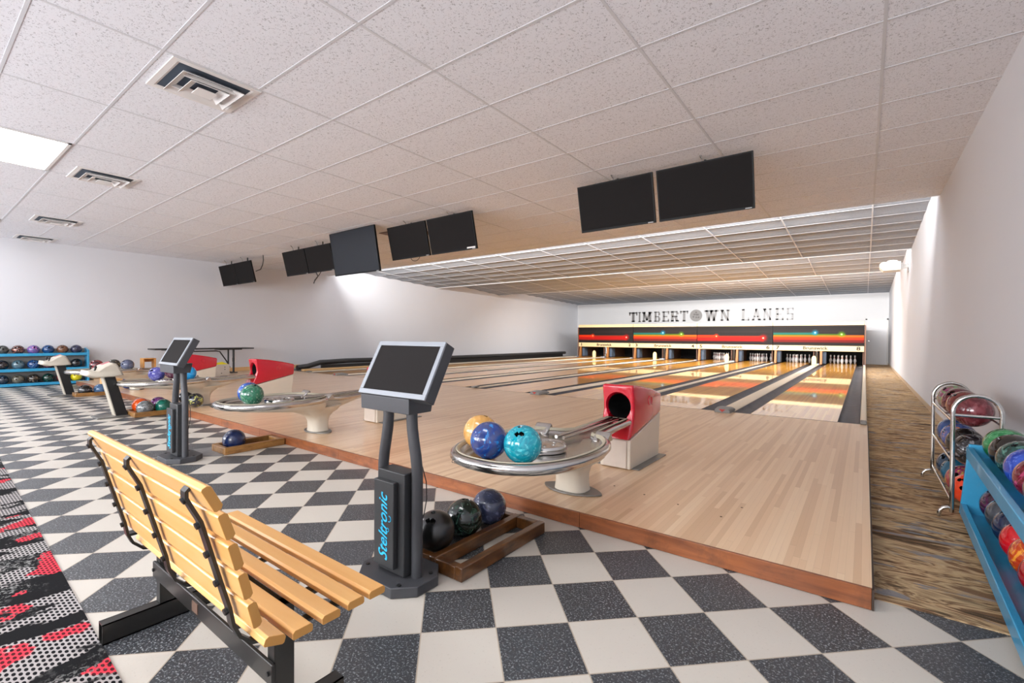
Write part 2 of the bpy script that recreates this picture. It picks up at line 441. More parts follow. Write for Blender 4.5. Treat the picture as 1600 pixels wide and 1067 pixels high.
for y in (7.45, 11.95): b.box((XL, y-.015, 3.41), (XR, y+.015, 3.74))
struct('trim_4', b, 'trimwhite')

# ------------------------------------------------------------------ approach and lanes
ap = thing('approach_platform', 'raised maple bowling approach with stained brown front board', 'bowling approach', (0, YA, 0))
def loc_par(o, p):   # child given in world coordinates
    o.matrix_parent_inverse = Matrix.Translation(-Vector(p.location)); return o
loc_par(build('deck', MB().box((-14.62, YA+.02, .002), (AXR, 0, AP)).box((XL, -4.6, .002), (-14.621, 0, AP)), 'approach', ap), ap)
fb = []
x = AXR; n = 0
segs = [1.46, 1.45, 1.2, 1.62, 1.05, 1.4, 1.5, 1.2, 1.3, 1.5, 1.6, 1.3, 1.4, 1.5]
for L in segs:
    x0 = max(-14.62, x-L)
    if x0 >= x: break
    o = loc_par(build('fascia_board', MB().box((x0+.0015, YA, .002), (x-.0015, YA+.018, AP+.0015)), 'fascia', ap, bevel=.002), ap)
    x = x0
loc_par(build('side_board', MB().box((AXR-.001, YA, .002), (AXR+.008, .02, AP-.001)), plain('dark side board', '3A2A20', .6), ap), ap)
loc_par(build('foul_line', MB().box((XL+1.9, -.014, AP-.01), (AXR-.05, .004, AP+.0012)), plain('dark foul line', '4A3A30', .4), ap), ap)
b = MB()
for (px, py) in [(-1.2, -4.35), (-.95, -4.4), (-.7, -4.45), (-.42, -4.5), (-.35, -4.25), (-1.7, -4.3), (-.6, -.35), (-.75, -.5), (-5.2, -2.9), (-3.5, -3.3)]:
    b.disc((px, py, AP+.0008), .007, th=.001, seg=10)
loc_par(build('scuff_mark', b, plain('dark scuff', '4C3626', .6), ap), ap)

YE = 19.3                               # back of the pin decks
def gutter_mb(x0, x1):
    c = (x0+x1)/2; w = (x1-x0)/2; prof = []
    prof.append((x0, AP-.004))
    for k in range(9):
        a = PI*k/8; prof.append((c-w*.94*math.cos(a), AP-.012-.062*math.sin(a)))
    prof.append((x1, AP-.004))
    out = prof+[(x1, -.0), (x0, -.0)]
    return MB().prism([(u, v) for u, v in out], .004, 16.78, axis='Y')
lanes = {}
def lane(num, xr):                      # xr = right edge
    w = {8: 'nearest the brown carpet', 1: 'nearest the left wall'}.get(num)
    L = thing('bowling_lane', 'glossy amber bowling lane %s' % ORD[num], 'bowling lane', (xr-LW/2, 0, 0), 'bowling lanes')
    loc_par(build('lane_surface', MB().box((xr-LW, .004, .002), (xr, YE, AP)), 'lane', L), L)
    loc_par(build('gutter', gutter_mb(xr+.002, xr+.235), 'gutter', L, smooth=50), L)
    loc_par(build('gutter', gutter_mb(xr-LW-.235, xr-LW-.002), 'gutter', L, smooth=50), L)
    b = MB()
    for e in (xr+.001, xr-LW-.001): b.box((e-.004, .004, AP-.02), (e+.004, 16.6, AP+.001))
    loc_par(build('edge_strip', b, plain('dark lane edge', '3A2B1E', .5), L), L)
    # aiming arrows
    b = MB()
    for k in range(-3, 4):
        ax = xr-LW/2+k*.135; ay = 4.75-abs(k)*.22
        b.prism([(ax-.016, ay-.075), (ax+.016, ay-.075), (ax, ay+.075)], AP, AP+.0006, axis='Z')
    loc_par(build('aiming_arrow', b, plain('dark arrow inlay', '6A3E20', .4), L), L)
    lanes[num] = xr-LW/2
def cap_profile(x0, x1):
    c = (x0+x1)/2; w = (x1-x0)/2
    return [(x0, .0), (x1, .0), (x1, AP+.002), (x1-w*.25, AP+.018), (c, AP+.024), (x0+w*.25, AP+.018), (x0, AP+.002)]
def divider(x0, x1, wide, label):
    D = thing('lane_divider', label, 'lane divider', ((x0+x1)/2, 0, 0), 'cream dividers between the lanes')
    loc_par(build('cap', MB().prism(cap_profile(x0, x1), .12 if wide else .05, 16.5, axis='Y'), 'creamcap', D, smooth=40), D)
    c = (x0+x1)/2
    if wide:
        w = .116
        rings = []
        for y, hh, ww in ((-.16, .045, .9), (-.14, .062, .97), (-.02, .072, 1), (.10, .066, 1), (.20, .04, .92)):
            rings.append([(c+ww*w*math.copysign(abs(math.cos(a))**.45, math.cos(a)), y, AP+.002+max(0, hh*(abs(math.sin(a))**.45))) if a <= PI else (c+ww*w*math.cos(a), y, AP+.002) for a in [PI*k/12 for k in range(13)]])
        e = loc_par(build('end_housing', MB().loft(rings), 'housing', D, smooth=50), D)
        m = MB().prism([(c-.045, AP+.052), (c+.045, AP+.052), (c, AP+.012)], -.170, -.160, axis='Y')
        loc_par(build('triangle_mark', m, 'inkred', D), D)
    else:
        loc_par(build('end_housing', MB().box((x0, -.05, AP+.001), (x1, .12, AP+.04)), 'housing', D, bevel=.012), D)
    loc_par(build('end_plate', MB().box((x0+.001, 16.51, .002), (x1-.001, 16.75, AP+.045)), plain('pale blue steel', 'B9C6D6', .3, .6), D, bevel=.015), D)
    return D
ORD = {8: 'nearest the brown carpet', 7: 'second from the brown carpet', 6: 'third from the brown carpet', 5: 'fourth from the brown carpet', 4: 'fourth from the left wall', 3: 'third from the left wall', 2: 'second from the left wall', 1: 'nearest the left wall'}
PORD = {0: 'the lane pair nearest the brown carpet', 1: 'the second lane pair from the brown carpet', 2: 'the second lane pair from the left wall', 3: 'the lane pair nearest the left wall'}
nm = {0: (7, 8), 1: (5, 6), 2: (3, 4), 3: (1, 2)}
for k in range(4):
    x0 = -PITCH*k; a, c = nm[k]
    lane(c, x0); lane(a, x0-LW-G1)
    cc = x0-LW-G1/2
    divider(cc-.115, cc+.115, True, 'wide cream divider with grey end box inside %s' % PORD[k])
    if k < 3:
        cc = x0-2*LW-G1-G2/2
        divider(cc-.05, cc+.05, False, 'narrow cream divider just left of %s' % PORD[k])
divider(.24, AXR-.005, False, 'narrow cream divider along the brown carpet beyond lane 8')
xl1 = -PITCH*4+G2
divider(xl1-.32, xl1-.24, False, 'narrow cream divider on the left wall side of lane 1')
# strip of service floor and black padding between lane 1 and the left wall
tag(build('service_walkway', MB().box((XL+.02, .05, .001), (xl1-.33, 17.2, .06)), plain('dark service floor', '55504A', .8)), 'dark narrow service walkway between lane 1 and the left wall', 'walkway')
pts = [(XL+.9, .35, .16), (XL+.9, .7, .19), (XL+.9, 1.15, .30), (XL+.9, 2.2, .325), (XL+.9, 5.0, .30), (XL+.9, 5.3, .27), (XL+.9, 11, .27), (XL+.9, 17.4, .27)]
pd = tag(build('padded_rail', MB().tube(pts, .085, 12), plain('black vinyl padding', '2B2B2C', .5), smooth=60), 'long black padded rail lying along the left wall', 'rail')
b = MB()
b.box((XL+.86, 1.2, .062), (XL+.94, 17.1, .22))
rs = build('skirt_board', b, 'black'); rs.parent = pd
tag(build('timber_plank', MB().box((XL+1.15, .35, .061), (XL+1.33, 6.2, .125)), 'lightwood', bevel=.005), 'pale timber plank lying beside the black padded rail', 'plank')

# ------------------------------------------------------------------ pin end: masks, pits, pins
def lerp(a, b, t): return tuple(x+(y-x)*t for x, y in zip(a, b))
def mask_graphic(x0, x1, z0, z1, y, kind):
    nx, nz = 150, 64
    bm = bmesh.new(); V = [[bm.verts.new((x0+(x1-x0)*i/nx, y, z0+(z1-z0)*j/nz)) for i in range(nx+1)] for j in range(nz+1)]
    lay = bm.loops.layers.color.new('Print')
    asp = (x1-x0)/(z1-z0)
    TEAL, YEL, ORG, RED, LIME = [lin(c) for c in ('53A6A0', 'E8A83A', 'F07A2A', 'D8402E', '9CC040')]
    def col(u, v):
        g = lin('635A59'); s = (v*17) % 1
        if s < .28: g = lin('3C3535')
        elif s < .4: g = lin('7A706E')
        c = g
        def streak(c, v0, w, u1, colr, a=.95, fade=.02):
            k = max(0, 1-abs(v-v0)/w); k = min(1, k*1.8)
            e = 1 if u < u1 else max(0, 1-(u-u1)/fade)
            return lerp(c, colr, k*e*a*(1 if s > .14 else .7))
        def spot(c, us, vs, r, colr):
            d = math.hypot((u-us)*asp, v-vs)
            if d < r*2.2: c = lerp(c, colr, min(1, max(0, 1-d/(r*2.2))**1.2*1.3))
            if d < r*.6: c = lerp(c, (1, 1, .85), 1-d/(r*.6))
            return c
        if kind == 'orange':
            c = streak(c, .30, .17, .88, RED); c = streak(c, .44, .10, .27 if True else 0, ORG)
            c = streak(c, .44, .05, .86, ORG, .55); c = spot(c, .27, .45, .085, ORG); c = spot(c, .885, .36, .12, RED)
        else:
            c = streak(c, .24, .12, 1.1, RED, .55); c = streak(c, .38, .11, 1.1, ORG); c = streak(c, .47, .07, 1.1, YEL, .9)
            c = streak(c, .54, .06, .80, LIME, .6); c = streak(c, .60, .07, .49, TEAL); c = spot(c, .485, .64, .09, lin('3FB4CC')); c = spot(c, .77, .56, .09, LIME)
        return (*c, 1)
    for j in range(nz):
        for i in range(nx):
            f = bm.faces.new((V[j][i], V[j][i+1], V[j+1][i+1], V[j+1][i])); q = col((i+.5)/nx, (j+.5)/nz)
            for l in f.loops: l[lay] = q
    me = bpy.data.meshes.new('graphic_panel'); bm.to_mesh(me); bm.free(); me.materials.append(MAT['print'])
    ob = bpy.data.objects.new('graphic_panel', me); COL.objects.link(ob); return ob
YM = 16.87; ZB, ZT = .677, 1.955
MXR = .268
TXT = Matrix.Rotation(PI/2, 4, 'X')
for k in range(4):
    xr = MXR-PITCH*k; xl = xr-PITCH; a, c = nm[k]
    kind = 'teal' if k % 2 == 0 else 'orange'
    R = thing('masking_unit', 'striped masking unit with %s streaks over %s' % (kind if kind == 'orange' else 'teal', PORD[k]), 'masking unit', ((xl+xr)/2, YM, ZB), 'masking units over the pins')
    loc_par(build('lower_panel', MB().box((xl+.008, YM, ZB), (xr-.008, YM+.1, .915)), 'maskcream', R, bevel=.006), R)
    loc_par(build('top_rail', MB().box((xl+.008, YM-.01, 1.80), (xr-.008, YM+.1, ZT)), 'maskcream', R, bevel=.01), R)
    loc_par(build('backing_board', MB().box((xl+.012, YM+.022, .915), (xr-.012, YM+.1, 1.80)), 'black', R), R)
    gp_ = mask_graphic(xl+.015, xr-.015, .915, 1.80, YM+.018, kind); gp_.parent = R; loc_par(gp_, R)
    yy = YM-.004
    loc_par(text_mesh('lettering', 'Brunswick', .19, 'inkblack', Matrix.Translation(((xl+xr)/2-.05, yy, .80)) @ TXT, R, .003, sx=1.15, bold=.004), R)
    loc_par(text_mesh('lane_number', str(a), .21, 'inkblack', Matrix.Translation((xl+.20, yy, .80)) @ TXT, R, .003, sx=1.35, bold=.006), R)
    loc_par(text_mesh('lane_number', str(c), .21, 'inkblack', Matrix.Translation((xr-.20, yy, .80)) @ TXT, R, .003, sx=1.35, bold=.006), R)
    # kickback housing under the mask
    K = thing('pin_pit', 'dark pin pit with wooden boards behind %s' % PORD[k], 'pin pit', ((xl+xr)/2, 18.2, 0), 'pin pits')
    loc_par(build('back_curtain', MB().box((xl, YE+.02, 0), (xr, YE+.08, 1.9)), 'pit', K), K)
    loc_par(build('pit_roof', MB().box((xl+.01, YM+.12, 1.0), (xr-.01, YE+.02, 1.06)), 'pit', K), K)
    x0 = -PITCH*k
    for lx in (x0, x0-LW-G1):
        loc_par(build('division_board', MB().box((lx-LW-.245, 16.985, .0), (lx-LW-.215, YE, .99)), 'kick', K), K)
        loc_par(build('division_board', MB().box((lx+.215, 16.985, .0), (lx+.245, YE, .99)), 'kick', K), K)
        cb = MB().prism([(16.80, AP), (16.98, AP), (16.98, ZB-.003), (16.90, ZB-.003), (16.86, .45)], lx-LW-.235, lx-LW-.15, axis='X')
        loc_par(build('front_post', cb, 'kickorange', K), K)
        loc_par(build('side_cushion', MB().box((lx-LW-.16, 17.05, AP+.02), (lx-LW-.02, 17.5, .62)), 'bluegrey', K, bevel=.02), K)
    pc = x0-LW-G1/2
    loc_par(build('lift_rod', MB().tube([(pc-.03, 17.0, AP), (pc-.03, 17.0, .9)], .012, 8).tube([(pc+.05, 17.0, AP), (pc-.0, 17.0, .9)], .012, 8), 'chrome', K), K)
    # rounded cream guard standing on the wide divider
    gx = x0-LW-G1/2
    gp = []
    for q in range(0, 13):
        aa = PI*q/12; gp.append((gx+.09*math.cos(aa), AP+.25+.16*math.sin(aa)))
    gp = [(gx+.085, AP+.03)]+gp+[(gx-.085, AP+.03)]
    tag(build('cap_guard', MB().prism(gp, 15.5, 15.58, axis='Y'), 'creampad', smooth=40, bevel=.008), 'cream rounded upright guard inside %s' % PORD[k], 'guard', 'cream guards on the dividers')
es = tag(build('side_panel', MB().box((MXR+.002, YM-.02, .002), (MXR+.05, YE+.05, 1.80)), 'kick'), 'dark brown upright end panel beside the brown carpet', 'panel')
tag(build('side_panel', MB().box((MXR-4*PITCH-.05, YM-.02, .062), (MXR-4*PITCH-.002, YE+.05, 1.80)), 'kick'), 'dark brown upright end panel toward the left wall', 'panel')

prof = [(.0258, 0), (.029, .004), (.036, .03), (.0475, .07), (.0588, .105), (.0605, .125), (.056, .155), (.045, .19), (.032, .225), (.0235, .25), (.0235, .265), (.026, .29), (.0305, .32), (.0324, .342), (.030, .362), (.022, .376), (.010, .381)]
def make_pin():
    mb = MB(); mb.lathe(prof, seg=20)
    return build('bowling_pin', mb, 'pin', smooth=60)
pin0 = None
def band():
    mb = MB()
    for z, r in ((.238, .0275), (.262, .0248)):
        mb.lathe([(r, z-.006), (r+.0002, z+.006)], seg=16)
    return build('neck_band', mb, 'pinred', smooth=60)
for num in (5, 6, 7, 8):
    cx = lanes[num]
    for row in range(4):
        for i in range(row+1):
            x = cx+(i-row/2)*.3048; y = 17.95+row*.264
            if pin0 is None:
                pin0 = make_pin(); bd = band(); bd.parent = pin0; o = pin0
            else: o = copy_tree(pin0)
            o.location = (x, y, AP)
            tag(o, 'white bowling pin racked at the end of the lane %s' % ORD[num], 'bowling pin', 'bowling pins on the lane %s' % ORD[num])

# letters on the far wall
SL = .13
def glyph(ch, w, h, t):
    """slab serif letter as rectangles / polygons in a w x h box"""
    R = []; s = t*.55; e = min(t*.9, w*.2 if ch != 'I' else w*.42)
    def r(x0, z0, x1, z1): R.append([(x0, z0), (x1, z0), (x1, z1), (x0, z1)])
    def dg(x0, z0, x1, z1, k=t): R.append([(x0-k/2, z0), (x0+k/2, z0), (x1+k/2, z1), (x1-k/2, z1)])
    def serif(x, z, up): r(x-e, z if not up else z-s, x+e, z+s if not up else z)
    c = w/2
    if ch == 'T': r(c-t/2, 0, c+t/2, h); r(0, h-s, w, h); r(0, h-2.2*s, s, h); r(w-s, h-2.2*s, w, h); serif(c, 0, False)
    if ch == 'I': r(c-t/2, 0, c+t/2, h); serif(c, 0, False); serif(c, h, True)
    if ch == 'L': r(.2*w-t/2+.02, 0, .2*w+t/2+.02, h); serif(.2*w+.02, h, True); r(0, 0, w, s); r(w-s, 0, w, 2.6*s)
    if ch == 'E': r(.2*w-t/2+.02, 0, .2*w+t/2+.02, h); r(0, 0, w, s); r(0, h-s, w, h); r(.2*w, h/2-s/2, .75*w, h/2+s/2); r(w-s, 0, w, 2.4*s); r(w-s, h-2.4*s, w, h)
    if ch in 'BR':
        r(.2*w-t/2+.02, 0, .2*w+t/2+.02, h); r(0, h-s, .8*w, h); r(.2*w, h/2-s/2, .8*w, h/2+s/2); R.append([(w-t, h/2+s), (w-t*.1, h/2+1.5*s), (w-t*.1, h-1.2*s), (w-t, h-s*.4)]); r(.7*w, h-s, w-t*.5, h); r(.7*w, h/2-s/2, w-t*.5, h/2+s/2)
        if ch == 'B': r(0, 0, .8*w, s); R.append([(w-t, s*.5), (w, 1.3*s), (w, h/2-s), (w-t, h/2-s*.4)]); r(.7*w, 0, w-t*.4, s)
        else: serif(.2*w+.02, 0, False); dg(w-t*.6, 0, w*.6, h/2); serif(w-t*.6, 0, False)
    if ch == 'M': r(.16*w-t*.3, 0, .16*w+t*.3, h); r(.84*w-t*.4, 0, .84*w+t*.4, h); serif(.16*w, 0, False); serif(.84*w, 0, False); serif(.14*w, h, True); serif(.86*w, h, True); dg(c, h*.15, .16*w, h, t*.9); dg(c, h*.15, .84*w, h, t*.9)
    if ch == 'N': r(.18*w-t*.3, 0, .18*w+t*.3, h); r(.82*w-t*.3, 0, .82*w+t*.3, h); serif(.18*w, 0, False); serif(.18*w, h, True); serif(.82*w, h, True); dg(.82*w, 0, .18*w, h, t)
    if ch == 'W': dg(.3*w, 0, .12*w, h, t*.9); dg(.3*w, 0, c, h, t*.7); dg(.7*w, 0, c, h, t*.9); dg(.7*w, 0, .88*w, h, t*.7); serif(.12*w, h, True); serif(c, h, True); serif(.88*w, h, True)
    if ch == 'A': dg(.15*w, 0, c, h, t*.7); dg(.85*w, 0, c, h, t*.95); r(.25*w, h*.28, .75*w, h*.28+s*.8); serif(.15*w, 0, False); serif(.85*w, 0, False)
    if ch == 'S': r(0, 0, w*.95, s); r(0, h-s, w*.95, h); r(.05*w, h/2-s/2, w*.95, h/2+s/2); r(0, h/2, t, h-s*.5); r(w-t, s*.5, w, h/2); r(0, 0, s, 2.4*s); r(w-s, h-2.4*s, w, h)
    return R
sign = thing('wall_lettering', 'faded grey slab serif letters reading TIMBERTOWN LANES on the far wall', 'sign', (-7, YF, 2.2))
px = [(983, 'T', 13), (995.5, 'I', 8), (1004, 'M', 15), (1023, 'B', 10), (1036, 'E', 11), (1049, 'R', 13), (1064, 'T', 12), (1079, 'O', 18), (1102, 'W', 20), (1126, 'N', 14), (1158, 'L', 13), (1175, 'A', 15), (1193, 'N', 14), (1212, 'E', 13), (1230, 'S', 11)]
def x_at(u):  # far-wall X for the lettering layout (measured from the photograph, written out as a plain table)
    T = [(983, -11.69), (1000, -10.97), (1089, -7.53), (1140, -5.77), (1160, -5.11), (1240, -2.69)]
    for (a, xa), (c, xc) in zip(T, T[1:]):
        if u <= c: return xa+(xc-xa)*(u-a)/(c-a)
    return xc
for i, (u, ch, w) in enumerate(px):
    x0 = x_at(u); x1 = x_at(u+w); W = x1-x0
    g = ['807D7C', '8A8786', '908D8C', '959291', '9B9897', 'A19E9D', 'A9A6A5', 'A19E9C', 'AFACAB', 'B2AFAE', 'C3C1C0', 'C8C6C6', 'C8C6C6', 'C9C8C7', 'C6C4C4'][i]  # per-letter greys put the metal letters' reflections and wear into the colour
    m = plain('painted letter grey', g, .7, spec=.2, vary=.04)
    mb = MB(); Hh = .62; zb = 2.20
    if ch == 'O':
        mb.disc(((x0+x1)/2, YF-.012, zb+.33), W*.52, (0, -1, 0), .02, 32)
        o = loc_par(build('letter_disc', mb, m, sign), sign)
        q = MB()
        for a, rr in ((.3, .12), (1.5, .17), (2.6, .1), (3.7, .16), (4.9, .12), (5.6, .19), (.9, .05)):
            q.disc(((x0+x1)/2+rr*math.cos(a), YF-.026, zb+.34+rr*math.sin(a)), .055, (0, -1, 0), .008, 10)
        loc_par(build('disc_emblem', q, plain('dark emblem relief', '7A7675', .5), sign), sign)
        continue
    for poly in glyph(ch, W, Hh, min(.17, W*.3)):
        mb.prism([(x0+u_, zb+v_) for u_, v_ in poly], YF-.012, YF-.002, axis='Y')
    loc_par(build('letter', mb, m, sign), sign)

# door
struct('door_1', MB().box((.36, YF-.03, .01), (1.10, YF-.004, 2.13)), 'door')
d1 = bpy.data.objects['door_1']
b = MB().box((.30, YF-.04, 0), (.36, YF-.002, 2.19)).box((1.10, YF-.04, 0), (1.16, YF-.002, 2.19)).box((.30, YF-.04, 2.13), (1.16, YF-.002, 2.19))
o = build('door_frame', b, 'trimwhite', d1); o = build('door_handle', MB().disc((.43, YF-.07, 1.13), .03, (0, -1, 0), .06, 16), 'alu', d1)

# ------------------------------------------------------------------ balls
R0 = .108
def make_ball_mesh():
    bm = bmesh.new(); bmesh.ops.create_icosphere(bm, subdivisions=5, radius=R0)
    dirs = [Vector((.13, .09, .98)).normalized(), Vector((-.13, .09, .98)).normalized(), Vector((.02, -.46, .88)).normalized()]
    for v in bm.verts:
        n = v.co.normalized()
        for k, d in enumerate(dirs):
            if n.angle(d) < (.105 if k < 2 else .12): v.co = v.co*.80
    me = bpy.data.meshes.new('bowling_ball'); bm.to_mesh(me); bm.free(); me.shade_smooth(); me.set_sharp_from_angle(angle=math.radians(60)); me.materials.append(None); return me
BALLM = make_ball_mesh()
BALLMATS = {}
def ball(p, cols, label, group, face=(.3, -.7, .6), spin=None, **kw):
    key = (cols, tuple(sorted(kw.items())))
    if key not in BALLMATS: BALLMATS[key] = m_ball(cols[0], cols[1], c3=(cols[2] if len(cols) > 2 else None), **kw)
    o = bpy.data.objects.new('bowling_ball', BALLM); COL.objects.link(o)
    o.material_slots[0].link = 'OBJECT'; o.material_slots[0].material = BALLMATS[key]
    o.location = p
    q = Vector(face).normalized().to_track_quat('Z', 'Y')
    o.rotation_euler = (q.to_matrix() @ Matrix.Rotation(spin if spin is not None else random.uniform(0, 6.28), 3, 'Z')).to_euler()
    return tag(o, label, 'bowling ball', group)

# ------------------------------------------------------------------ ball returns
def boolean_cut(o, cutters):
    for c in cutters:
        md = o.modifiers.new('cut', 'BOOLEAN'); md.object = c; md.operation = 'DIFFERENCE'; md.solver = 'EXACT'
    bpy.context.view_layer.update()
    bake(o)
    for c in cutters: bpy.data.objects.remove(c)

def halfw(y):      # half-width of the tray / track along y (local, pedestal near y=0)
    # tray from y=-1.08 (tip) to .05, track to .78
    if y <= .0:
        yc, ry = -.52, .58
        t = max(-1, min(1, (y-yc)/ry))
        w = .44*(max(0, 1-abs(t)**2.5))**(1/2.2)
        return w
    return 0
def outline():
    P = []
    for k in range(25):                       # right side from tip to the shoulder
        a = -PI/2+PI*.80*k/24
        c, s_ = math.cos(a), math.sin(a)
        P.append((.435*math.copysign(abs(c)**.85, c), -.52+.56*math.copysign(abs(s_)**.92, s_)))
    P += [(.185, .0), (.150, .07), (.128, .20), (.120, .45), (.120, .74)]
    return P
OUT = outline()
def ring_pts(off, z, zt=None):
    """closed outline offset inward by off; z may be a function of y"""
    n = len(OUT); R = []
    for i, (x, y) in enumerate(OUT):
        a = OUT[max(i-1, 0)]; c = OUT[min(i+1, n-1)]
        dx, dy = c[0]-a[0], c[1]-a[1]; L = math.hypot(dx, dy) or 1
        nx, ny = -dy/L, dx/L
        if i == 0: nx, ny = 0, 1
        yy = y+ny*off; xx = max(.001, x+nx*off)
        if i == n-1: yy = y
        R.append((xx, yy))
    full = R+[(-x, y) for x, y in R[::-1] if x > .002 or True]
    return [(x, y, z(y) if callable(z) else z) for x, y in full]
def zrim(y): return .525 if y < -.05 else .525-.03*min(1, (y+.05)/.2) + .02*max(0, (y-.15)/.6)
def make_return():
    root = thing('ball_return', 'x', 'ball return')
    zl = lambda d: (lambda y: zrim(y)+d)
    # chrome tray: outer lip -> rim -> inner well
    mb = MB()
    rings = [ring_pts(.012, zl(-.06)), ring_pts(.0, zl(-.052)), ring_pts(-.012, zl(-.035)), ring_pts(-.008, zl(-.012)), ring_pts(.008, zl(0)), ring_pts(.026, zl(-.002))]
    rings += [ring_pts(.045, zl(-.018)), ring_pts(.055, zl(-.036)), ring_pts(.075, zl(-.040)), ring_pts(.10, zl(-.040))]
    mb.loft(rings, cap=False); mb.face([v for v in mb.bm.verts][-len(rings[-1]):])
    build('tray', mb, 'alu', root, smooth=50)
    # pale rubber liner inside rim (front part)
    mb = MB(); mb.loft([ring_pts(.024, zl(.002)), ring_pts(.028, zl(.007)), ring_pts(.040, zl(.004)), ring_pts(.046, zl(-.014))], cap=False)
    build('liner', mb, plain('cream rubber liner', 'B9B19C', .5), root, smooth=60)
    # underside shell lofted from the outline down to a spine
    def bot(y):
        P = [(-1.08, .47), (-.97, .43), (-.6, .395), (-.30, .36), (-.16, .33), (-.05, .30), (.12, .31), (.25, .36), (.45, .42), (.78, .455)]
        for (a, za), (c, zc) in zip(P, P[1:]):
            if y <= c: return za+(zc-za)*max(0, (y-a))/(c-a)
        return P[-1][1]
    mb = MB(); lv = []
    for f in (0, .18, .4, .62, .82, 1):
        k = math.cos(f*PI/2)**.8 if f < 1 else .12
        rp = ring_pts(.014, 0)
        lv.append([(x*max(k, .12), (y if y > -.52 else -.52+(y+.52)*(.35+.65*k)), zrim(y)-.055-(zrim(y)-.055-bot(y))*math.sin(f*PI/2)) for x, y, _ in rp])
    mb.loft(lv, cap=False); mb.face([v for v in mb.bm.verts][-len(lv[-1]):])
    build('under_shell', mb, 'beige', root, smooth=60)
    # pedestal, flaring into the shell
    mb = MB(); rr = []
    for z, wx, wy, yc in ((AP+.01, .125, .10, -.02), (.16, .115, .098, -.02), (.22, .115, .10, -.02), (.27, .13, .12, -.025), (.31, .16, .17, -.04), (.345, .20, .24, -.06), (.375, .24, .30, -.10), (.40, .26, .34, -.12)):
        rr.append([(wx*math.copysign(abs(math.cos(a))**.7, math.cos(a)), yc+wy*math.copysign(abs(math.sin(a))**.7, math.sin(a)), z) for a in [2*PI*k/28 for k in range(28)]])
    mb.loft(rr); build('pedestal', mb, 'beige', root, smooth=60)
    mb = MB(); P = []
    for k in range(32):
        a = 2*PI*k/32; c, s_ = math.cos(a), math.sin(a); P.append((.235*c, -.02+.125*math.copysign(abs(s_)**1.5, s_)))
    mb.prism(P, AP+.0005, AP+.014, axis='Z'); build('foot_plate', mb, 'steelgrey', root, smooth=40, bevel=.004)
    # centre hump and fittings
    mb = MB().lathe([(.145, 0), (.15, .01), (.15, .03), (.143, .04), (.135, .04), (.128, .032), (.11, .035), (.05, .044), (.01, .047)], (.06, -.50, .487), 32)
    build('grip_disc', mb, ['alu'], root, smooth=50)
    mb = MB()
    for q in range(7): a = q*.9; mb.disc((.06+.075*math.cos(a), -.50+.075*math.sin(a), .529), .011, th=.006, seg=10)
    build('disc_stud', mb, 'chrome', root)
    mb = MB().prism([(-.10, .485), (.02, .485), (-.01, .548), (-.03, .55)], .19, .30, axis='X')
    build('shoulder_lip', mb, 'alu', root, bevel=.01)
    mb = MB().prism([(-.10, .485), (.02, .485), (-.01, .55), (-.03, .555)], -.31, -.18, axis='X')
    build('shoulder_lip', mb, 'alu', root, bevel=.01)
    mb = MB().tube([(-.03, -.2, .505), (-.03, .1, .505), (-.03, .7, .515)], .012, 8).tube([(.03, -.2, .505), (.03, .1, .505), (.03, .7, .515)], .012, 8)
    build('track_rail', mb, 'chrome', root, smooth=60)
    text_mesh('lettering', 'Continental', .035, 'inkblack', Matrix.Translation((-.10, -1.0925, .496)) @ Matrix.Rotation(-.16, 4, 'Z') @ Matrix.Rotation(PI/2-.5, 4, 'X'), root, .0005, shear=.3)
    # hood: local y = world y + 4.60
    W = .142
    red = [(.67, .345), (.735, .47), (.765, .58), (.755, .68), (.735, .795), (.77, .80), (.98, .775), (1.20, .735), (1.415, .685), (1.425, .66), (1.41, .50)]
    hd = build('hood', MB().prism(red, -W, W, axis='X'), 'red', root)
    bv = hd.modifiers.new('b', 'BEVEL'); bv.width = .022; bv.segments = 4; bv.limit_method = 'ANGLE'; bv.angle_limit = math.radians(50)
    M = Matrix.Translation((0, 0, .612)) @ Matrix.Rotation(-PI/2, 4, 'X')
    c1 = build('cutter', MB().lathe([(.128, .5), (.124, .745), (.108, .775), (.106, 1.32)], seg=40, M=M), 'black')
    c2 = build('cutter', MB().box((-.085, .5, .485), (.085, 1.2, .60)), 'black')
    boolean_cut(hd, [c1, c2]); hd.data.shade_smooth(); hd.data.set_sharp_from_angle(angle=math.radians(35))
    ch = build('ball_chute', MB().loft([[M @ Vector((.1055*math.cos(2*PI*i/36), .1055*math.sin(2*PI*i/36), z)) for i in range(36)] for z in (.79, 1.31)], cap=False).disc((0, 1.31, .612), .105, (0, 1, 0), .004, 36), 'black', root, smooth=60)
    mb = MB()
    for sgn in (-1, 1): mb.lathe([(.046, 0), (.045, .006), (.040, .007), (.030, .002), (.001, .0008)], seg=28, M=Matrix.Translation((sgn*W, 1.13, .635)) @ Matrix.Rotation(sgn*PI/2, 4, 'Y'))
    build('side_boss', mb, 'red', root, smooth=30)
    base = [(.705, AP+.004), (.705, .343), (1.405, .497), (1.37, AP+.004)]
    build('hood_base', MB().prism(base, -W+.004, W-.004, axis='X'), 'beige', root, bevel=.008)
    build('access_panel', MB().box((-.105, .694, AP+.012), (.105, .706, .338)), plain('warm beige panel', 'D8CCC0', .4), root, bevel=.003)
    build('base_plate', MB().box((-.20, .74, AP+.0005), (.20, 1.40, AP+.010)), 'steelgrey', root, bevel=.003)
    return root
ret0 = make_return()
RT = [('beige and chrome ball return with red hood, nearest to the brown carpet', 0), ('beige and chrome ball return behind the tall screen kiosk nearest the bench', 1),
      ('beige and chrome ball return holding a purple and a bright blue ball', 2), ('beige and chrome ball return closest to the left wall rack', 3)]
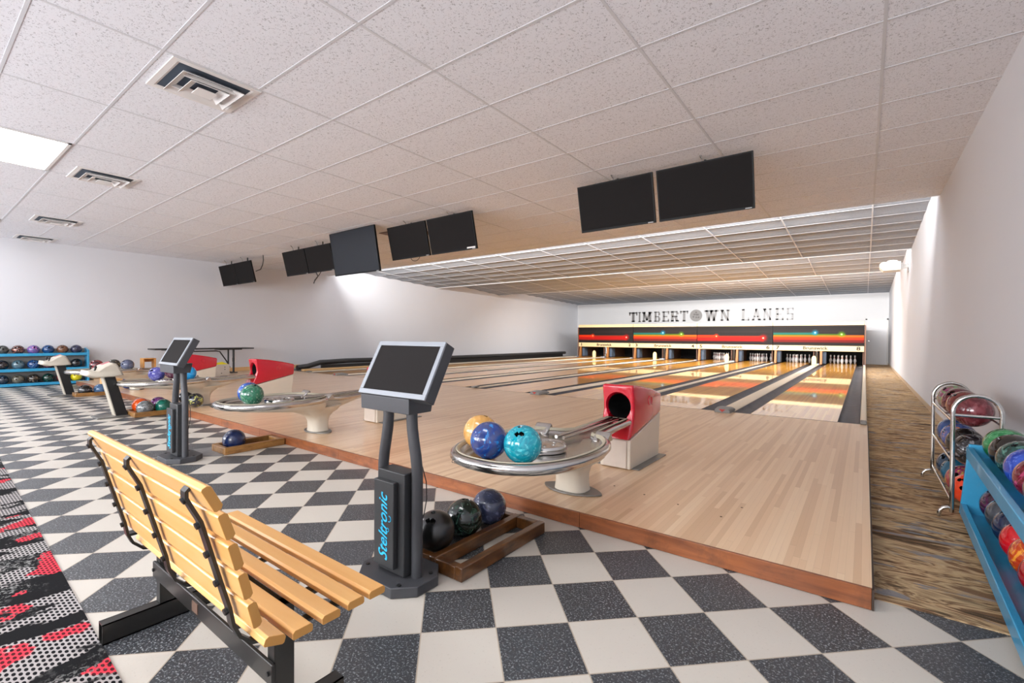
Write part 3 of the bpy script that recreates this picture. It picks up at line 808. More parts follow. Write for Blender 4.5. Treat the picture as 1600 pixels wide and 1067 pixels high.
RT = ['ball return with a teal, a blue and an amber ball on its tray', 'ball return with a green swirl ball and a blue ball on its tray',
      'ball return with a bright sky blue ball and a violet ball on its tray', 'farthest ball return, with a wooden stand and two dark balls on its tray']
XRET = [-1.405-PITCH*k for k in range(4)]
for k in range(4):
    o = ret0 if k == 0 else copy_tree(ret0)
    o.location = (XRET[k], -4.60, 0); tag(o, RT[k], 'ball return', 'ball returns with red hoods')

gA = 'balls on the ball return trays'
zt = .60
ball((-1.645, -5.362, zt), ('B9762A', 'E0A85A', 'F0C88C'), 'amber and gold marbled bowling ball on the nearest ball return tray', gA, (.2, .3, 1), dist=1)
ball((-1.452, -5.511, zt), ('1B3F8F', '3E4A80', '2E8FE0'), 'deep blue pearl bowling ball on the nearest ball return tray', gA, (-.3, .3, 1))
ball((-1.240, -5.470, zt), ('0A8CA3', '12A5B8', '5CD0DA'), 'teal swirled bowling ball with two finger holes facing out', gA, (.22, -.62, .75), 3.3, dist=4)
ball((-4.865, -5.345, zt), ('1A4AA0', '2A62C4'), 'blue bowling ball beside the green swirl ball on a tray', gA, (.0, .4, 1), dist=1)
ball((-4.650, -5.41, zt), ('1F5A44', '2E7558', '7FA890'), 'green swirled bowling ball on the second ball return tray', gA, (.4, .3, 1), dist=4)
ball((-8.38, -5.16, zt), ('3B3C88', '5A5AAA', '8A8AD0'), 'violet bowling ball with white highlights on the third ball return tray', gA)
ball((-8.16, -5.02, .645), ('4A1F33', '5C2A40'), 'maroon bowling ball behind the second kiosk on a tray', gA)
ball((-8.25, -4.78, zt), ('1592D8', '1FA6EA'), 'bright sky blue bowling ball on a ball return tray', gA, (0, .5, 1), dist=.5)
ball((-11.72, -4.93, zt), ('26241F', '3A372F', '8C8A70'), 'black speckled bowling ball on the farthest ball return tray', gA)
ball((-11.45, -4.78, zt), ('4A5068', '5A6078'), 'slate blue bowling ball beside the wooden stand on the farthest tray', gA)
ball((-11.70, -5.20, zt), ('8A2A30', '3A2228'), 'dark red bowling ball behind a beige console on the farthest tray', gA)

# ------------------------------------------------------------------ floor ball frames
def frame(x0, x1, y0, y1, h, mat, label, slot):
    T = thing('ball_floor_rack', label, 'ball rack', ((x0+x1)/2, y0, 0), 'wooden ball frames on the floor')
    w = .045
    rails = [x0, x1-w] if slot is None else [x0, slot, x1-w]
    for rx in rails: loc_par(build('rail', MB().box((rx, y0, .002), (rx+w, y1, h)), mat, T, bevel=.005), T)
    for ry in (y0, y1-w): loc_par(build('cross_piece', MB().box((x0+w+.001, ry, .002), (x1-w-.001, ry+w, h-.003)) if slot is None else MB().box((x0+w+.001, ry, .002), (slot-.001, ry+w, h-.003)).box((slot+w+.001, ry, .002), (x1-w-.001, ry+w, h-.003)), mat, T, bevel=.005), T)
    return T
FH = .072
frame(-1.72, -1.27, -5.93, -5.19, FH, 'rackwood', 'dark stained wooden floor frame holding three dark balls beside the kiosk', -1.50)
frame(-5.13, -4.80, -5.60, -4.998, FH, 'rackwood2', 'worn wooden floor frame holding a single navy ball', None)
frame(-8.62, -8.10, -5.50, -4.998, FH, 'rackwood2', 'wooden floor frame loaded with orange, silver and green balls', -8.39)
frame(-12.02, -11.72, -5.50, -4.998, FH, 'rackwood2', 'wooden floor frame with black and blue balls near the left wall', None)
gF = 'balls in the floor frames'
ball((-1.590, -5.80, .136), ('0E0E0F', '171718'), 'plain black bowling ball with two finger holes in the nearest floor frame', gF, (.25, -.55, .8), 3.2, rough=.3)
ball((-1.590, -5.57, .136), ('101815', '17221D', '39574A'), 'black and dark green smoky bowling ball, middle of three in the floor frame', gF, (0, .2, 1), dist=4)
ball((-1.590, -5.34, .136), ('343B52', '3E4560', '6A7190'), 'slate blue pearl bowling ball farthest back in the nearest floor frame', gF, (-.2, .5, 1))
ball((-4.965, -5.45, .109), ('14224A', '1B2C58'), 'lone navy bowling ball on a worn wooden floor frame', gF, (0, .5, 1), rough=.25)
ball((-8.245, -5.34, .115), ('55595C', '777B7D', '9DA1A2'), 'silver grey swirled bowling ball at the near end of a floor frame', gF, (0, .3, 1), dist=4)
ball((-8.483, -5.335, .130), ('F0561A', 'F4682A'), 'bright orange bowling ball in a floor frame', gF, (0, .3, 1), dist=.5)
ball((-8.735, -5.27, .109), ('1C1A1E', '2A2630'), 'dark bowling ball tucked behind the bright orange ball', gF)
ball((-8.245, -5.115, .115), ('0F5A4C', '187565', '2F9280'), 'dark teal green bowling ball in a floor frame beside the kiosk', gF, (0, .3, 1))
ball((-8.483, -5.11, .130), ('7A3F86', '4A2A50', 'B089B8'), 'purple marbled bowling ball behind the teal green ball', gF)
ball((-8.41, -4.76, AP+.109), ('1A1A1C', '242428'), 'black bowling ball on the approach edge behind the second kiosk', gF)
ball((-7.90, -4.80, AP+.109), ('1B2030', '2A3040', 'C8C860'), 'dark bowling ball with yellow flecks right of the second kiosk', gF)
ball((-11.87, -5.335, .109), ('131214', '1D1C1E', '55555A'), 'black bowling ball with white marking on the farthest floor frame', gF, (0, -.5, .8))
ball((-11.87, -5.11, .109), ('4A6A92', '5A7CA4'), 'dusty blue bowling ball on the farthest floor frame', gF, (0, .2, 1))
ball((-11.80, -4.70, AP+.109), ('173C8A', '1F4CA4'), 'royal blue bowling ball on the farthest floor frame end', gF, (0, -.5, .8))

tag(build('floor_plate', MB().prism([(-4.98, -5.78), (-4.80, -5.63), (-4.98, -5.47), (-5.28, -5.52), (-5.32, -5.72)], .0005, .004, axis='Z'), plain('worn grey patch', '8A8B8C', .45, .2, vary=.2, scale=20)), 'worn grey plate on the floor behind the navy ball and kiosk', 'floor plate')
# ------------------------------------------------------------------ kiosks
def make_kiosk():
    K = thing('scoring_kiosk', 'x', 'kiosk')
    P = []
    hx, hy, c = .205, .15, .085
    P = [(-hx+c, -hy), (hx-c, -hy), (hx, -hy+c), (hx, hy-c), (hx-c, hy), (-hx+c, hy), (-hx, hy-c), (-hx, -hy+c)]
    build('base_plate', MB().prism(P, .002, .05, axis='Z'), 'kiosk', K, bevel=.004)
    mb = MB()
    for x, y in ((-.16, -.07), (.13, -.11), (.16, .06), (-.12, .11)): mb.disc((x, y, .052), .010, th=.006, seg=12)
    build('base_bolt', mb, 'black', K)
    for s in (-1, 1):
        pts = [(s*.128, 0, .05), (s*.128, 0, .50), (s*.127, 0, .56), (s*.118, 0, .62), (s*.105, 0, .68), (s*.092, 0, .75), (s*.088, 0, .80), (s*.088, -.0, .90)]
        build('post', MB().tube(pts, .027, 16), 'kiosk', K, smooth=60)
    build('cabinet', MB().box((-.100, -.055, .052), (.098, .035, .545)), 'kioskdark', K, bevel=.005)
    build('cabinet_door', MB().box((-.096, -.082, .085), (.052, -.056, .50)), 'kioskdark', K, bevel=.004)
    o = text_mesh('lettering', 'Steltronic', .092, 'cyan', Matrix.Translation((-.020, -.0835, .275)) @ Matrix.Rotation(-PI/2, 4, 'Y') @ Matrix.Rotation(PI/2, 4, 'X'), K, .0008, shear=.45, sx=.88, bold=.0006)
    mb = MB()
    for (cx, cz, r) in ((.022, .325, .014), (.012, .270, .009)):
        mb.tube([(cx+r*math.cos(a), -.0835, cz+r*math.sin(a)) for a in [-1.9+3.6*k/12 for k in range(13)]], .0016, 6)
    build('ring_mark', mb, 'cyan', K)
    # tilted screen: front face from (y=-.14, z=.925) to (y=.0, z=1.172)
    tilt = math.atan2(.13, .25)
    M = Matrix.Translation((.075, -.125, .922)) @ Matrix.Rotation(-tilt, 4, 'X')
    hw, hh, dp = .238, .284, .062
    build('screen_housing', MB().box((-hw, 0.004, 0), (hw, dp, hh), M), 'kiosk', K, bevel=.004)
    mb = MB(); bz = .024
    mb.box((-hw, -.004, 0), (hw, .006, bz), M).box((-hw, -.004, hh-bz), (hw, .006, hh), M).box((-hw, -.004, bz), (-hw+bz, .006, hh-bz), M).box((hw-bz, -.004, bz), (hw, .006, hh-bz), M)
    build('bezel', mb, 'bezel', K, bevel=.002)
    build('screen', MB().box((-hw+bz, -.001, bz), (hw-bz, .0045, hh-bz), M), 'screen', K)
    mb = MB().prism([(-.115, .845), (.02, .845), (.04, .935), (-.10, .925), (-.118, .915)], -.155, .20, axis='X')
    build('bracket', mb, 'kiosk', K, bevel=.003)
    mb = MB().tube([(.130, .03, .57), (.152, .035, .50), (.156, .035, .42), (.145, .03, .35), (.128, .025, .30)], .0025, 6)
    build('cable', mb, 'black', K)
    return K
k0 = make_kiosk(); k0.location = (-1.55, -6.08, 0); tag(k0, 'tall charcoal scoring kiosk with tilted screen beside the wooden bench', 'kiosk', 'scoring kiosks')
k1 = copy_tree(k0); k1.location = (-4.97, -5.93, 0); tag(k1, 'charcoal scoring kiosk with tilted screen beside the navy ball', 'kiosk', 'scoring kiosks')

# ------------------------------------------------------------------ old scoring consoles
def make_console():
    K = thing('scoring_console', 'x', 'console')
    build('base_plate', MB().box((-.21, -.33, .002), (.16, .036, .022)), 'steelgrey', K, bevel=.004)
    leg = [(-.10, .022), (.035, .022), (-.11, .60), (-.235, .60)]
    build('leg', MB().prism([(y, z) for y, z in leg], -.11, .06, axis='X'), 'black', K, bevel=.004)
    build('leg_trim', MB().prism([(-.112, .022), (-.099, .022), (-.234, .60), (-.247, .60)], -.105, .055, axis='X'), 'consolebeige', K)
    hd = [(-.38, .59), (-.14, .595), (-.03, .61), (-.07, .70), (-.11, .78), (-.17, .80), (-.26, .76), (-.34, .695), (-.38, .685), (-.45, .70), (-.465, .63)]
    rings = []
    for x, f in ((-.20, .82), (-.18, .95), (-.12, 1), (.12, 1), (.19, .95), (.215, .82)):
        rings.append([(x, -.22+(y+.22)*f, .66+(z-.66)*f) for y, z in hd])
    build('head', MB().loft(rings), 'consolebeige', K, smooth=40, bevel=.008)
    for x in (-.16, .12):
        o = build('joystick', MB().tube([(x, -.35, .69), (x, -.34, .725)], .012, 10).lathe([(.008, 0), (.018, .012), (.016, .032), (.004, .04)], (x, -.34, .72), 12), 'black', K, smooth=50)
    build('red_label', MB().prism([(-.25, .764), (-.16, .802), (-.16, .806), (-.25, .768)], -.10, .02, axis='X'), plain('faded red label', 'B5606A', .6), K)
    return K
c0 = make_console(); c0.location = (-8.47, -5.54, 0); tag(c0, 'beige scoring console on slanted black leg beside the orange ball', 'console', 'old scoring consoles')
c1 = copy_tree(c0); c1.location = (-12.25, -5.46, 0); tag(c1, 'beige scoring console on slanted black leg in front of the blue ball rack', 'console', 'old scoring consoles')

# ------------------------------------------------------------------ bench
B = thing('slatted_bench', 'wooden slatted bench on black steel frame, back turned, on the checkered floor', 'bench', (-1.45, -6.95, 0))
XB0, XB1 = -1.86, -.87
def chamfer(y0, z0, ang, w, h, c=.004):
    """board section, centre (y0,z0), width w along its face direction ang, thickness h"""
    ca, sa = math.cos(ang), math.sin(ang)
    q = [(-w/2+c, -h/2), (w/2-c, -h/2), (w/2, -h/2+c), (w/2, h/2-c*1.6), (w/2-c*1.6, h/2), (-w/2+c*1.6, h/2), (-w/2, h/2-c*1.6), (-w/2, -h/2+c)]
    return [(y0+u*ca-v*sa, z0+u*sa+v*ca) for u, v in q]
backs = [(-7.164, .836, math.radians(117)), (-7.1345, .765, math.radians(108)), (-7.115, .689, math.radians(105)), (-7.094, .612, math.radians(104)), (-7.073, .534, math.radians(104))]
def board(nm_, sec, par, x0=XB0, x1=XB1):
    mb = MB(); mb.prism(sec, x0, x1, axis='X')
    for f in mb.bm.faces:
        if len(f.verts) > 4: f.material_index = 1
    return loc_par(build(nm_, mb, ['benchwood', 'benchend'], par, bevel=.0015), par)
for y, z, a in backs: board('back_slat', chamfer(y, z, a+PI, .066, .022), B)
for y0, y1, z, a in ((-6.752, -6.695, .437, 0), (-6.823, -6.768, .437, 0), (-6.900, -6.845, .435, 0), (-6.981, -6.926, .435, 0), (-7.052, -6.998, .448, -.32)):
    board('seat_slat', chamfer((y0+y1)/2, z, a, y1-y0, .024), B)
for X in (-.955, -1.395, -1.81):
    pts = [(-7.183, .850), (-7.190, .843), (-7.190, .828), (-7.178, .802), (-7.160, .765), (-7.140, .69), (-7.120, .615), (-7.098, .535), (-7.090, .49), (-7.075, .455), (-7.045, .425), (-7.0, .414), (-6.9, .412), (-6.69, .413)]
    o = loc_par(build('bracket', MB().strip(pts, .028, .008, 'X', X), 'blackmetal', B, smooth=30), B)
    for (y, z, a) in backs:
        nrm = Vector((0, math.cos(a+PI/2), math.sin(a+PI/2)))
        q = Vector((X, y, z))+nrm*.031
        n_ = build('bolt', MB().disc((q.x, q.y, q.z), .0085, nrm, .010, 12), 'black', o)
for X in (-2.07, -1.10):
    loc_par(build('leg', MB().box((X-.022, -6.925, .08), (X+.022, -6.865, .405)), 'blackmetal', B, bevel=.003), B)
    mb = MB(); y0, y1 = -7.11, -6.70; x0, x1, za, zb, t2 = X-.025, X+.025, .003, .08, .004
    mb.box((x0, y0, za), (x1, y1, za+t2)).box((x0, y0, zb-t2), (x1, y1, zb)).box((x0, y0, za), (x0+t2, y1, zb)).box((x1-t2, y0, za), (x1, y1, zb))
    loc_par(build('foot_bar', mb, 'blackmetal', B), B)
    loc_par(build('seat_support', MB().box((X-.02, -7.03, .395), (X+.02, -6.69, .405)), 'blackmetal', B), B)
loc_par(build('seat_beam', MB().box((-2.09, -6.91, .38), (-1.08, -6.88, .405)), 'blackmetal', B, bevel=.002), B)
loc_par(build('cross_rail', MB().box((-2.095, -6.937, .185), (-1.07, -6.926, .25)), 'blackmetal', B, bevel=.003), B)
loc_par(build('maker_plate', MB().box((-1.66, -6.9395, .20), (-1.61, -6.937, .236)), plain('worn brass plate', '8F7464', .4, .6), B), B)
mb = MB()
for X in (-2.08, -1.09): mb.disc((X, -6.939, .218), .007, (0, -1, 0), .006, 10)
loc_par(build('rail_bolt', mb, 'black', B), B)

# ------------------------------------------------------------------ left blue rack with balls
RX = -15.1
K = thing('ball_rack', 'three-tier blue ball rack full of balls against the left wall', 'ball rack', (RX, -6.1, 0), 'painted blue ball racks')
yA, yB_ = -7.4, -4.72
for z in (.725, .375, .045):
    loc_par(build('shelf_rail', MB().box((RX+.09, yA, z-.03), (RX+.13, yB_, z+.035)), 'bluewood', K, bevel=.004), K)
    loc_par(build('shelf', MB().box((RX-.16, yA, z-.028), (RX+.09, yB_, z-.008)), 'bluewood', K), K)
for y in (yA-.03, yB_):
    loc_par(build('end_panel', MB().prism([(RX-.17, .003), (RX+.14, .003), (RX+.14, .82), (RX-.17, .88)], y, y+.035, axis='Y'), 'bluewood', K, bevel=.004), K)
loc_par(build('back_board', MB().box((RX-.19, yA, .02), (RX-.17, yB_, .86)), plain('grey back board', '8E8C88', .7), K), K)
gL = 'balls on the rack by the left wall'
tiers = [(.839, [(('3A3C3A', '4A4D4A'), 'charcoal'), (('3E2A2A', '2A1E1E', 'D08A78'), 'dark brown and pink streaked'), (('7A5A9A', '4A5A94', 'C060A0'), 'purple and pink swirled'), (('17406E', '1D4C80'), 'deep blue'), (('5A3A28', '7A5238'), 'bronze brown'), (('2A2C44', '363A58'), 'midnight indigo')], 'top'),
         (.500, [(('242022', '322C2E'), 'black'), (('4E6874', '5D7986'), 'steel blue grey'), (('16386A', '1F4A86', '7FA8D0'), 'blue pearl'), (('4A1E2A', '5C2C38'), 'burgundy'), (('3A6A66', '4A807A'), 'sea green'), (('1A1A1C', '222226'), 'jet black')], 'middle'),
         (.168, [(('26303E', '2E3A4A'), 'dark slate'), (('5A564A', '6A6658'), 'olive grey'), (('2A2420', '3A322A', '8A7A68'), 'dark brown marbled'), (('12302A', '1A4036'), 'bottle green'), (('7A3A40', '4A262C', 'B06068'), 'rusty red'), (('D8C818', 'E4D424'), 'bright yellow')], 'bottom')]
order = ['at the left edge of the picture', 'second in the row', 'third in the row', 'fourth in the row', 'fifth in the row', 'at the row end']
for z, row, nm_t in tiers:
    for i, (cols, nmc) in enumerate(row):
        ball((RX, -6.13+.246*i, z), cols, '%s ball on the %s tier of the left wall rack' % (nmc, nm_t), gL, (.8, random.uniform(-.5, .3), .5))
    ball((RX, -6.13-.246, z), row[2][0], '%s bowling ball outside the picture on the %s tier' % (row[2][1], nm_t), gL) if False else None

# ------------------------------------------------------------------ chrome hoop rack on the right
C = thing('ball_trolley', 'chrome three-tier ball rack with arched hoop ends by the right wall', 'ball rack', (.87, -2.75, 0))
def hoop(y, x0=.755, x1=.985, top=.835):
    r = (x1-x0)/2; c = (x0+x1)/2; pts = [(x0, y, .05)]
    for k in range(13):
        a = PI-PI*k/12; pts.append((c+r*math.cos(a), y, top-r+r*math.sin(a)))
    pts.append((x1, y, .05))
    return pts
for y in (-2.2, -3.33):
    loc_par(build('hoop', MB().tube(hoop(y), .0135, 12), 'chrome', C, smooth=60), C)
    loc_par(build('cross_bar', MB().tube([(.755, y, .70), (.985, y, .70)], .010, 10), 'chrome', C, smooth=60), C)
    pts = [(.755, y, .12), (.750, y, .085), (.735, y, .065), (.715, y, .055), (.70, y, .04), (.693, y, .02), (.692, y, .004)]
    pts = [(.757, y, .075), (.735, y, .078), (.712, y, .07), (.698, y, .05), (.692, y, .028), (.691, y, .008)]
    loc_par(build('foot', MB().tube(pts, .012, 10), 'chrome', C, smooth=60), C)
    loc_par(build('foot', MB().tube([(2*.87-a, b_, c_) for a, b_, c_ in pts], .012, 10), 'chrome', C, smooth=60), C)
TZ = (.655, .385, .112)
for z in TZ:
    for x in (.757, .983):
        loc_par(build('shelf_rail', MB().tube([(x, -2.2, z), (x, -3.33, z)], .009, 8), 'chrome', C, smooth=60), C)
    loc_par(build('shelf_bar', MB().tube([(.757, -2.76, z-.01), (.983, -2.76, z-.01)], .007, 8), 'chrome', C, smooth=60), C)
gC = 'balls on the chrome rack'
cr = [(TZ[0]+.064, [(('7A3A58', '6A8A60', 'A05A7A'), 'pink and green marbled'), (('4A1820', '5A2430'), 'dark wine'), (('5A2420', '6E3430'), 'brown red'), (('5A1C22', '78323A', '8A4A50'), 'large maroon pearl')], 'top'),
      (TZ[1]+.064, [(('1E3A66', '2A4A80'), 'navy'), (('3A4A80', '5A6AA0', 'C07A4A'), 'blue and orange'), (('161616', '202020'), 'black'), (('1A1A1C', '2E2E32', '8A8A90'), 'black with grey print')], 'middle'),
      (TZ[2]+.064, [(('22364A', '2E465E'), 'dark blue grey'), (('17506A', '1F6280'), 'petrol blue'), (('8A2A5A', 'A04A40', 'C0A040'), 'magenta and yellow'), (('F04018', 'F4502A'), 'bright orange red')], 'bottom')]
od = ['at the far end', 'second from the far end', 'third from the far end', 'at the near end']
for z, row, nt_ in cr:
    for i, (cols, nmc) in enumerate(row):
        ball((.87, -2.36-.27*i, z), cols, '%s ball on the %s shelf of the chrome rack' % (nmc, nt_), gC, (-.5, random.uniform(-.6, .2), .6))

# ------------------------------------------------------------------ blue rack on the right, cut by the frame
K = thing('ball_rack', 'blue two-tier ball rack on castors beside the chrome rack', 'ball rack', (.972, -3.38, 0), 'painted blue ball racks', rz=-.030)
# local: y runs toward the camera as negative, x=0 is the rack middle
ya, yb = -2.35, .0
xw = .165
build('end_panel', MB().prism([(-xw-.02, .06), (xw, .06), (xw, .52), (-xw+.02, .52)], yb, yb+.03, axis='Y'), 'bluewood', K, bevel=.004)
build('end_panel', MB().prism([(-xw-.02, .06), (xw, .06), (xw, .52), (-xw+.02, .52)], ya-.03, ya, axis='Y'), 'bluewood', K, bevel=.004)
for z, dx in ((.475, .02), (.10, -.005)):
    build('shelf_rail', MB().box((-xw+dx-.012, ya, z-.045), (-xw+dx+.018, yb, z+.03)), 'bluewood', K, bevel=.004)
    build('shelf', MB().box((-xw+dx+.018, ya, z-.045), (xw, yb, z-.03)), 'bluewood', K)
    build('shelf_rail', MB().box((xw-.03, ya, z-.03), (xw, yb, z+.03)), 'bluewood', K, bevel=.004)
for y in (-.05, -2.3):
    for x in (-.10, .10):
        o = build('castor', MB().disc((x, y, .034), .032, (1, 0, 0), .022, 20).box((x-.014, y-.02, .04), (x+.014, y+.02, .06)), 'black', K, smooth=40)
gR = 'balls on the blue rack on the right'
cs, sn_ = math.cos(-.030), math.sin(-.030)
def rk(x, y, z): return (.972+x*cs-y*sn_, -3.38+x*sn_+y*cs, z)
top = [(('1E6A3A', '2A7E4A', '5AA070'), 'green'), (('161412', '221E1C'), 'black'), (('16322E', '1E4440', '5A8A80'), 'black and sea green smoky'), (('1E3A9A', '2E52B8', '6A8AE0'), 'royal blue pearl'), (('7A1A30', '5A1420', 'D04A80'), 'crimson and pink'), (('7A4030', '3E3A3A', 'D88A5A'), 'copper and black'), (('3A5A7A', '2A4560'), 'steel blue')]
for i, (c_, n_) in enumerate(top): ball(rk(.01, -.115-.225*i, .55), c_, '%s bowling ball on the top tier of the right blue rack' % n_, gR, (-.3, .1, 1))
bot = [(('3A1A3A', '2A1428', '5A2A50'), 'dark plum'), (('3A4048', '454C55'), 'graphite with blue finger hole'), (('14243E', '1A2E50'), 'dark navy'), (('C4101E', 'D41828'), 'solid red'), (('B0301A', 'C84A1A', 'F0A030'), 'flame orange and red'), (('9A1020', 'B01828'), 'deep red'), (('1A1A24', '24242E'), 'black')]
for i, (c_, n_) in enumerate(bot): ball(rk(.0, -.115-.225*i, .177), c_, '%s bowling ball on the lower tier of the right blue rack' % n_, gR, (-.5, .1, .8))

# ------------------------------------------------------------------ hanging screens
def tv(x0, x1, label, group, yt=-1.71, zt_=3.335, hgt=.64, tilt=.235, mat='screen', mount=True, hooks=(.5,)):
    cx = (x0+x1)/2; w = x1-x0
    T = thing('hanging_screen', label, 'screen', (cx, yt, zt_), group)
    M = Matrix.Rotation(tilt, 4, 'X')
    build('housing', MB().box((-w/2, .006, -hgt), (w/2, .04, 0), M), 'tvframe', T, bevel=.004)
    bz = .014; mb = MB()
    mb.box((-w/2, 0, -hgt), (w/2, .008, -hgt+bz*2), M).box((-w/2, 0, -bz), (w/2, .008, 0), M).box((-w/2, 0, -hgt+2*bz), (-w/2+bz, .008, -bz), M).box((w/2-bz, 0, -hgt+2*bz), (w/2, .008, -bz), M)
    build('bezel', mb, 'tvframe', T)
    build('panel', MB().box((-w/2+bz, .002, -hgt+2*bz), (w/2-bz, .0065, -bz), M), mat, T)
    build('brand_mark', MB().box((w/2-.10, -.0012, -hgt+.008), (w/2-.03, 0, -hgt+.018), M), plain('pale mark', 'B8B8B8', .5), T)
    if mount:
        yb_ = .16
        build('mount_plate', MB().box((-.12, .041, -hgt*.62), (.12, .075, -hgt*.28), M), 'black', T)
        build('mount_arm', MB().tube([(0, .10, -.25), (0, .16, -.18), (0, .16, H-zt_-.002)], .016, 10), 'blackmetal', T, smooth=60)
    for f in hooks:
        hx = -w/2+w*f; e = H-zt_
        build('hanger_hook', MB().tube([(hx, .03, -.01), (hx, .02, e*.4), (hx-.015, .0, e*.8), (hx-.01, -.03, e*.95), (hx+.01, -.03, e*.75)], .006, 8), 'steelgrey', T, smooth=60)
    return T
gT = 'screens hung from the ceiling'
tv(-3.015, -1.925, 'flat black hanging screen second from the right wall', gT)
tv(-1.875, -.755, 'flat black hanging screen nearest to the right wall', gT)
tvC = tv(-7.28, -6.20, 'flat black hanging screen just right of the big glossy screen', gT)
tvD = tv(-6.15, -5.04, 'flat black hanging screen with a white sticker on its lower corner', gT)
tv(-11.42, -10.40, 'flat black hanging screen second to the left of the big glossy screen', gT, hgt=.60, zt_=3.28)
tvB = tv(-10.36, -9.30, 'flat black hanging screen partly behind the big glossy screen', gT, hgt=.60, zt_=3.28)
tv(-15.22, -14.20, 'flat black hanging screen closest to the left wall', gT, hgt=.60, zt_=3.26)
tvA = tv(-14.18, -13.16, 'flat black hanging screen second from the left wall, with trailing cable', gT, hgt=.60, zt_=3.26)
tv(-8.95, -7.40, 'large glossy blue-black hanging screen tilted down, biggest of all', gT, yt=-1.93, zt_=3.385, hgt=.90, tilt=.17, mat='screengloss', hooks=())
loc_par(build('cable', MB().tube([(-6.62+.13*math.cos(a), -1.55, 2.74+.09*math.sin(a)) for a in [PI+PI*k/10 for k in range(11)]], .006, 6), 'black', tvC), tvC)
loc_par(build('cable', MB().tube([(-10.2, -1.52, 2.76), (-10.12, -1.5, 2.62), (-10.25, -1.5, 2.54), (-10.3, -1.5, 2.46)], .012, 8), 'black', tvB, smooth=60), tvB)
loc_par(build('cable', MB().tube([(-9.9, -1.52, 2.76), (-10.05, -1.5, 2.66), (-10.25, -1.5, 2.52)], .009, 8), 'black', tvB, smooth=60), tvB)
loc_par(build('cable', MB().tube([(-13.17, -1.55, 2.98), (-13.0, -1.5, 3.02), (-12.88, -1.5, 3.14), (-12.84, -1.5, 3.26), (-12.86, -1.5, 3.398)], .012, 8), 'black', tvA, smooth=60), tvA)
loc_par(build('sticker', MB().box((-5.26, -1.5705, 2.735), (-5.07, -1.5665, 2.765)), 'trimwhite', tvD), tvD)
# open ceiling hatch beside the large screen
tag(build('ceiling_hatch', MB().box((-8.0, -1.35, H-.012), (-7.0, -.65, H-.003)), 'kick'), 'reddish brown panel in the ceiling behind the large screen', 'ceiling panel')

# ------------------------------------------------------------------ ceiling lights and vents
def light(ix, iy, label, visible=True):
    x1 = GX-SX*ix; x0 = x1-SX; y0 = GY+SY*iy; y1 = y0+SY
    T = thing('ceiling_light', label, 'ceiling light', ((x0+x1)/2, (y0+y1)/2, H), 'fluorescent ceiling panels')
    w, h = SX/2-.013, SY/2-.013
    mb = MB().box((-w, -h, -.012), (w, -h+.03, 0)).box((-w, h-.03, -.012), (w, h, 0)).box((-w, -h, -.012), (-w+.03, h, 0)).box((w-.03, -h, -.012), (w, h, 0))
    build('frame', mb, 'trimwhite', T)
    build('diffuser', MB().box((-w+.03, -h+.03, -.008), (w-.03, h-.03, -.003)), 'lightpanel', T)
for ix, iy, lb in ((5, -4, 'bright rectangular ceiling light panel nearest the large ceiling vent'), (9, -4, 'bright ceiling light panel farther toward the left wall'), (1, -4, 'ceiling light panel above the bench'), (1, -8, 'ceiling light panel behind the camera, right'), (5, -8, 'ceiling light panel behind the camera, middle'), (9, -8, 'ceiling light panel behind the camera, left')):
    light(ix, iy, lb)
def vent(cx, cy, label):
    T = thing('ceiling_vent', label, 'ceiling vent', (cx, cy, H), 'square ceiling vents')
    s = .335
    def sq(a, z): return [(-a, -a, z), (a, -a, z), (a, a, z), (-a, a, z)]
    mb = MB(); mb.loft([sq(s, -.001), sq(s, -.010), sq(s-.045, -.010), sq(s-.07, -.001)], cap=False); build('frame', mb, 'trimwhite', T)
    build('duct_opening', MB().box((-s+.06, -s+.06, -.004), (s-.06, s-.06, -.001)), plain('dark duct interior', '3E4855', .8), T)
    for a, z in ((.235, -.038), (.150, -.050), (.075, -.056)):
        mb = MB()
        if a > .08: mb.loft([sq(a-.055, z+.034), sq(a, z), sq(a, z-.006), sq(a-.062, z+.030)], cap=False)
        else: mb.loft([sq(a-.04, z+.02), sq(a, z), sq(a, z-.006)])
        build('louvre', mb, 'trimwhite', T)
    for sx in (-1, 1): build('spreader_bar', MB().box((sx*.14-.006, -.2, -.035), (sx*.14+.006, .2, -.002)), 'trimwhite', T)
vent(-4.42, -5.92, 'large square ceiling vent with nested louvres nearest the camera')
vent(-8.28, -5.80, 'square ceiling vent right beside the big bright light panel')
vent(-12.25, -5.68, 'small looking square ceiling vent beside the farther light panel')
vent(-14.95, -5.62, 'square ceiling vent closest to the left wall')

# ------------------------------------------------------------------ projector on the right wall
P_ = thing('wall_projector', 'cream projector on a wall bracket high on the right wall', 'projector', (XR, 8.3, 3.0))
mb = MB().prism([(-.60, .10), (-.52, .0), (-.17, .0), (-.17, .22), (-.56, .22), (-.60, .17)], -.24, .24, axis='Y'); build('body', mb, 'projector', P_, bevel=.01)
mb = MB()
for k in range(8): mb.box((-.47+k*.033, -.247, .05), (-.455+k*.033, -.24, .17))
build('vent_slot', mb, plain('dim slot', 'A89E8C', .6), P_)
build('lens_hood', MB().lathe([(.13, 0), (.13, .03), (.10, .065), (.03, .08)], (-.33, 0, .215), 20), 'projector', P_, smooth=50)
build('bracket', MB().box((-.17, -.16, .03), (-.12, .16, .20)).box((-.12, -.03, .06), (-.012, .03, .16)).box((-.014, -.14, -.05), (-.002, .14, .25)), 'alu', P_, bevel=.004)

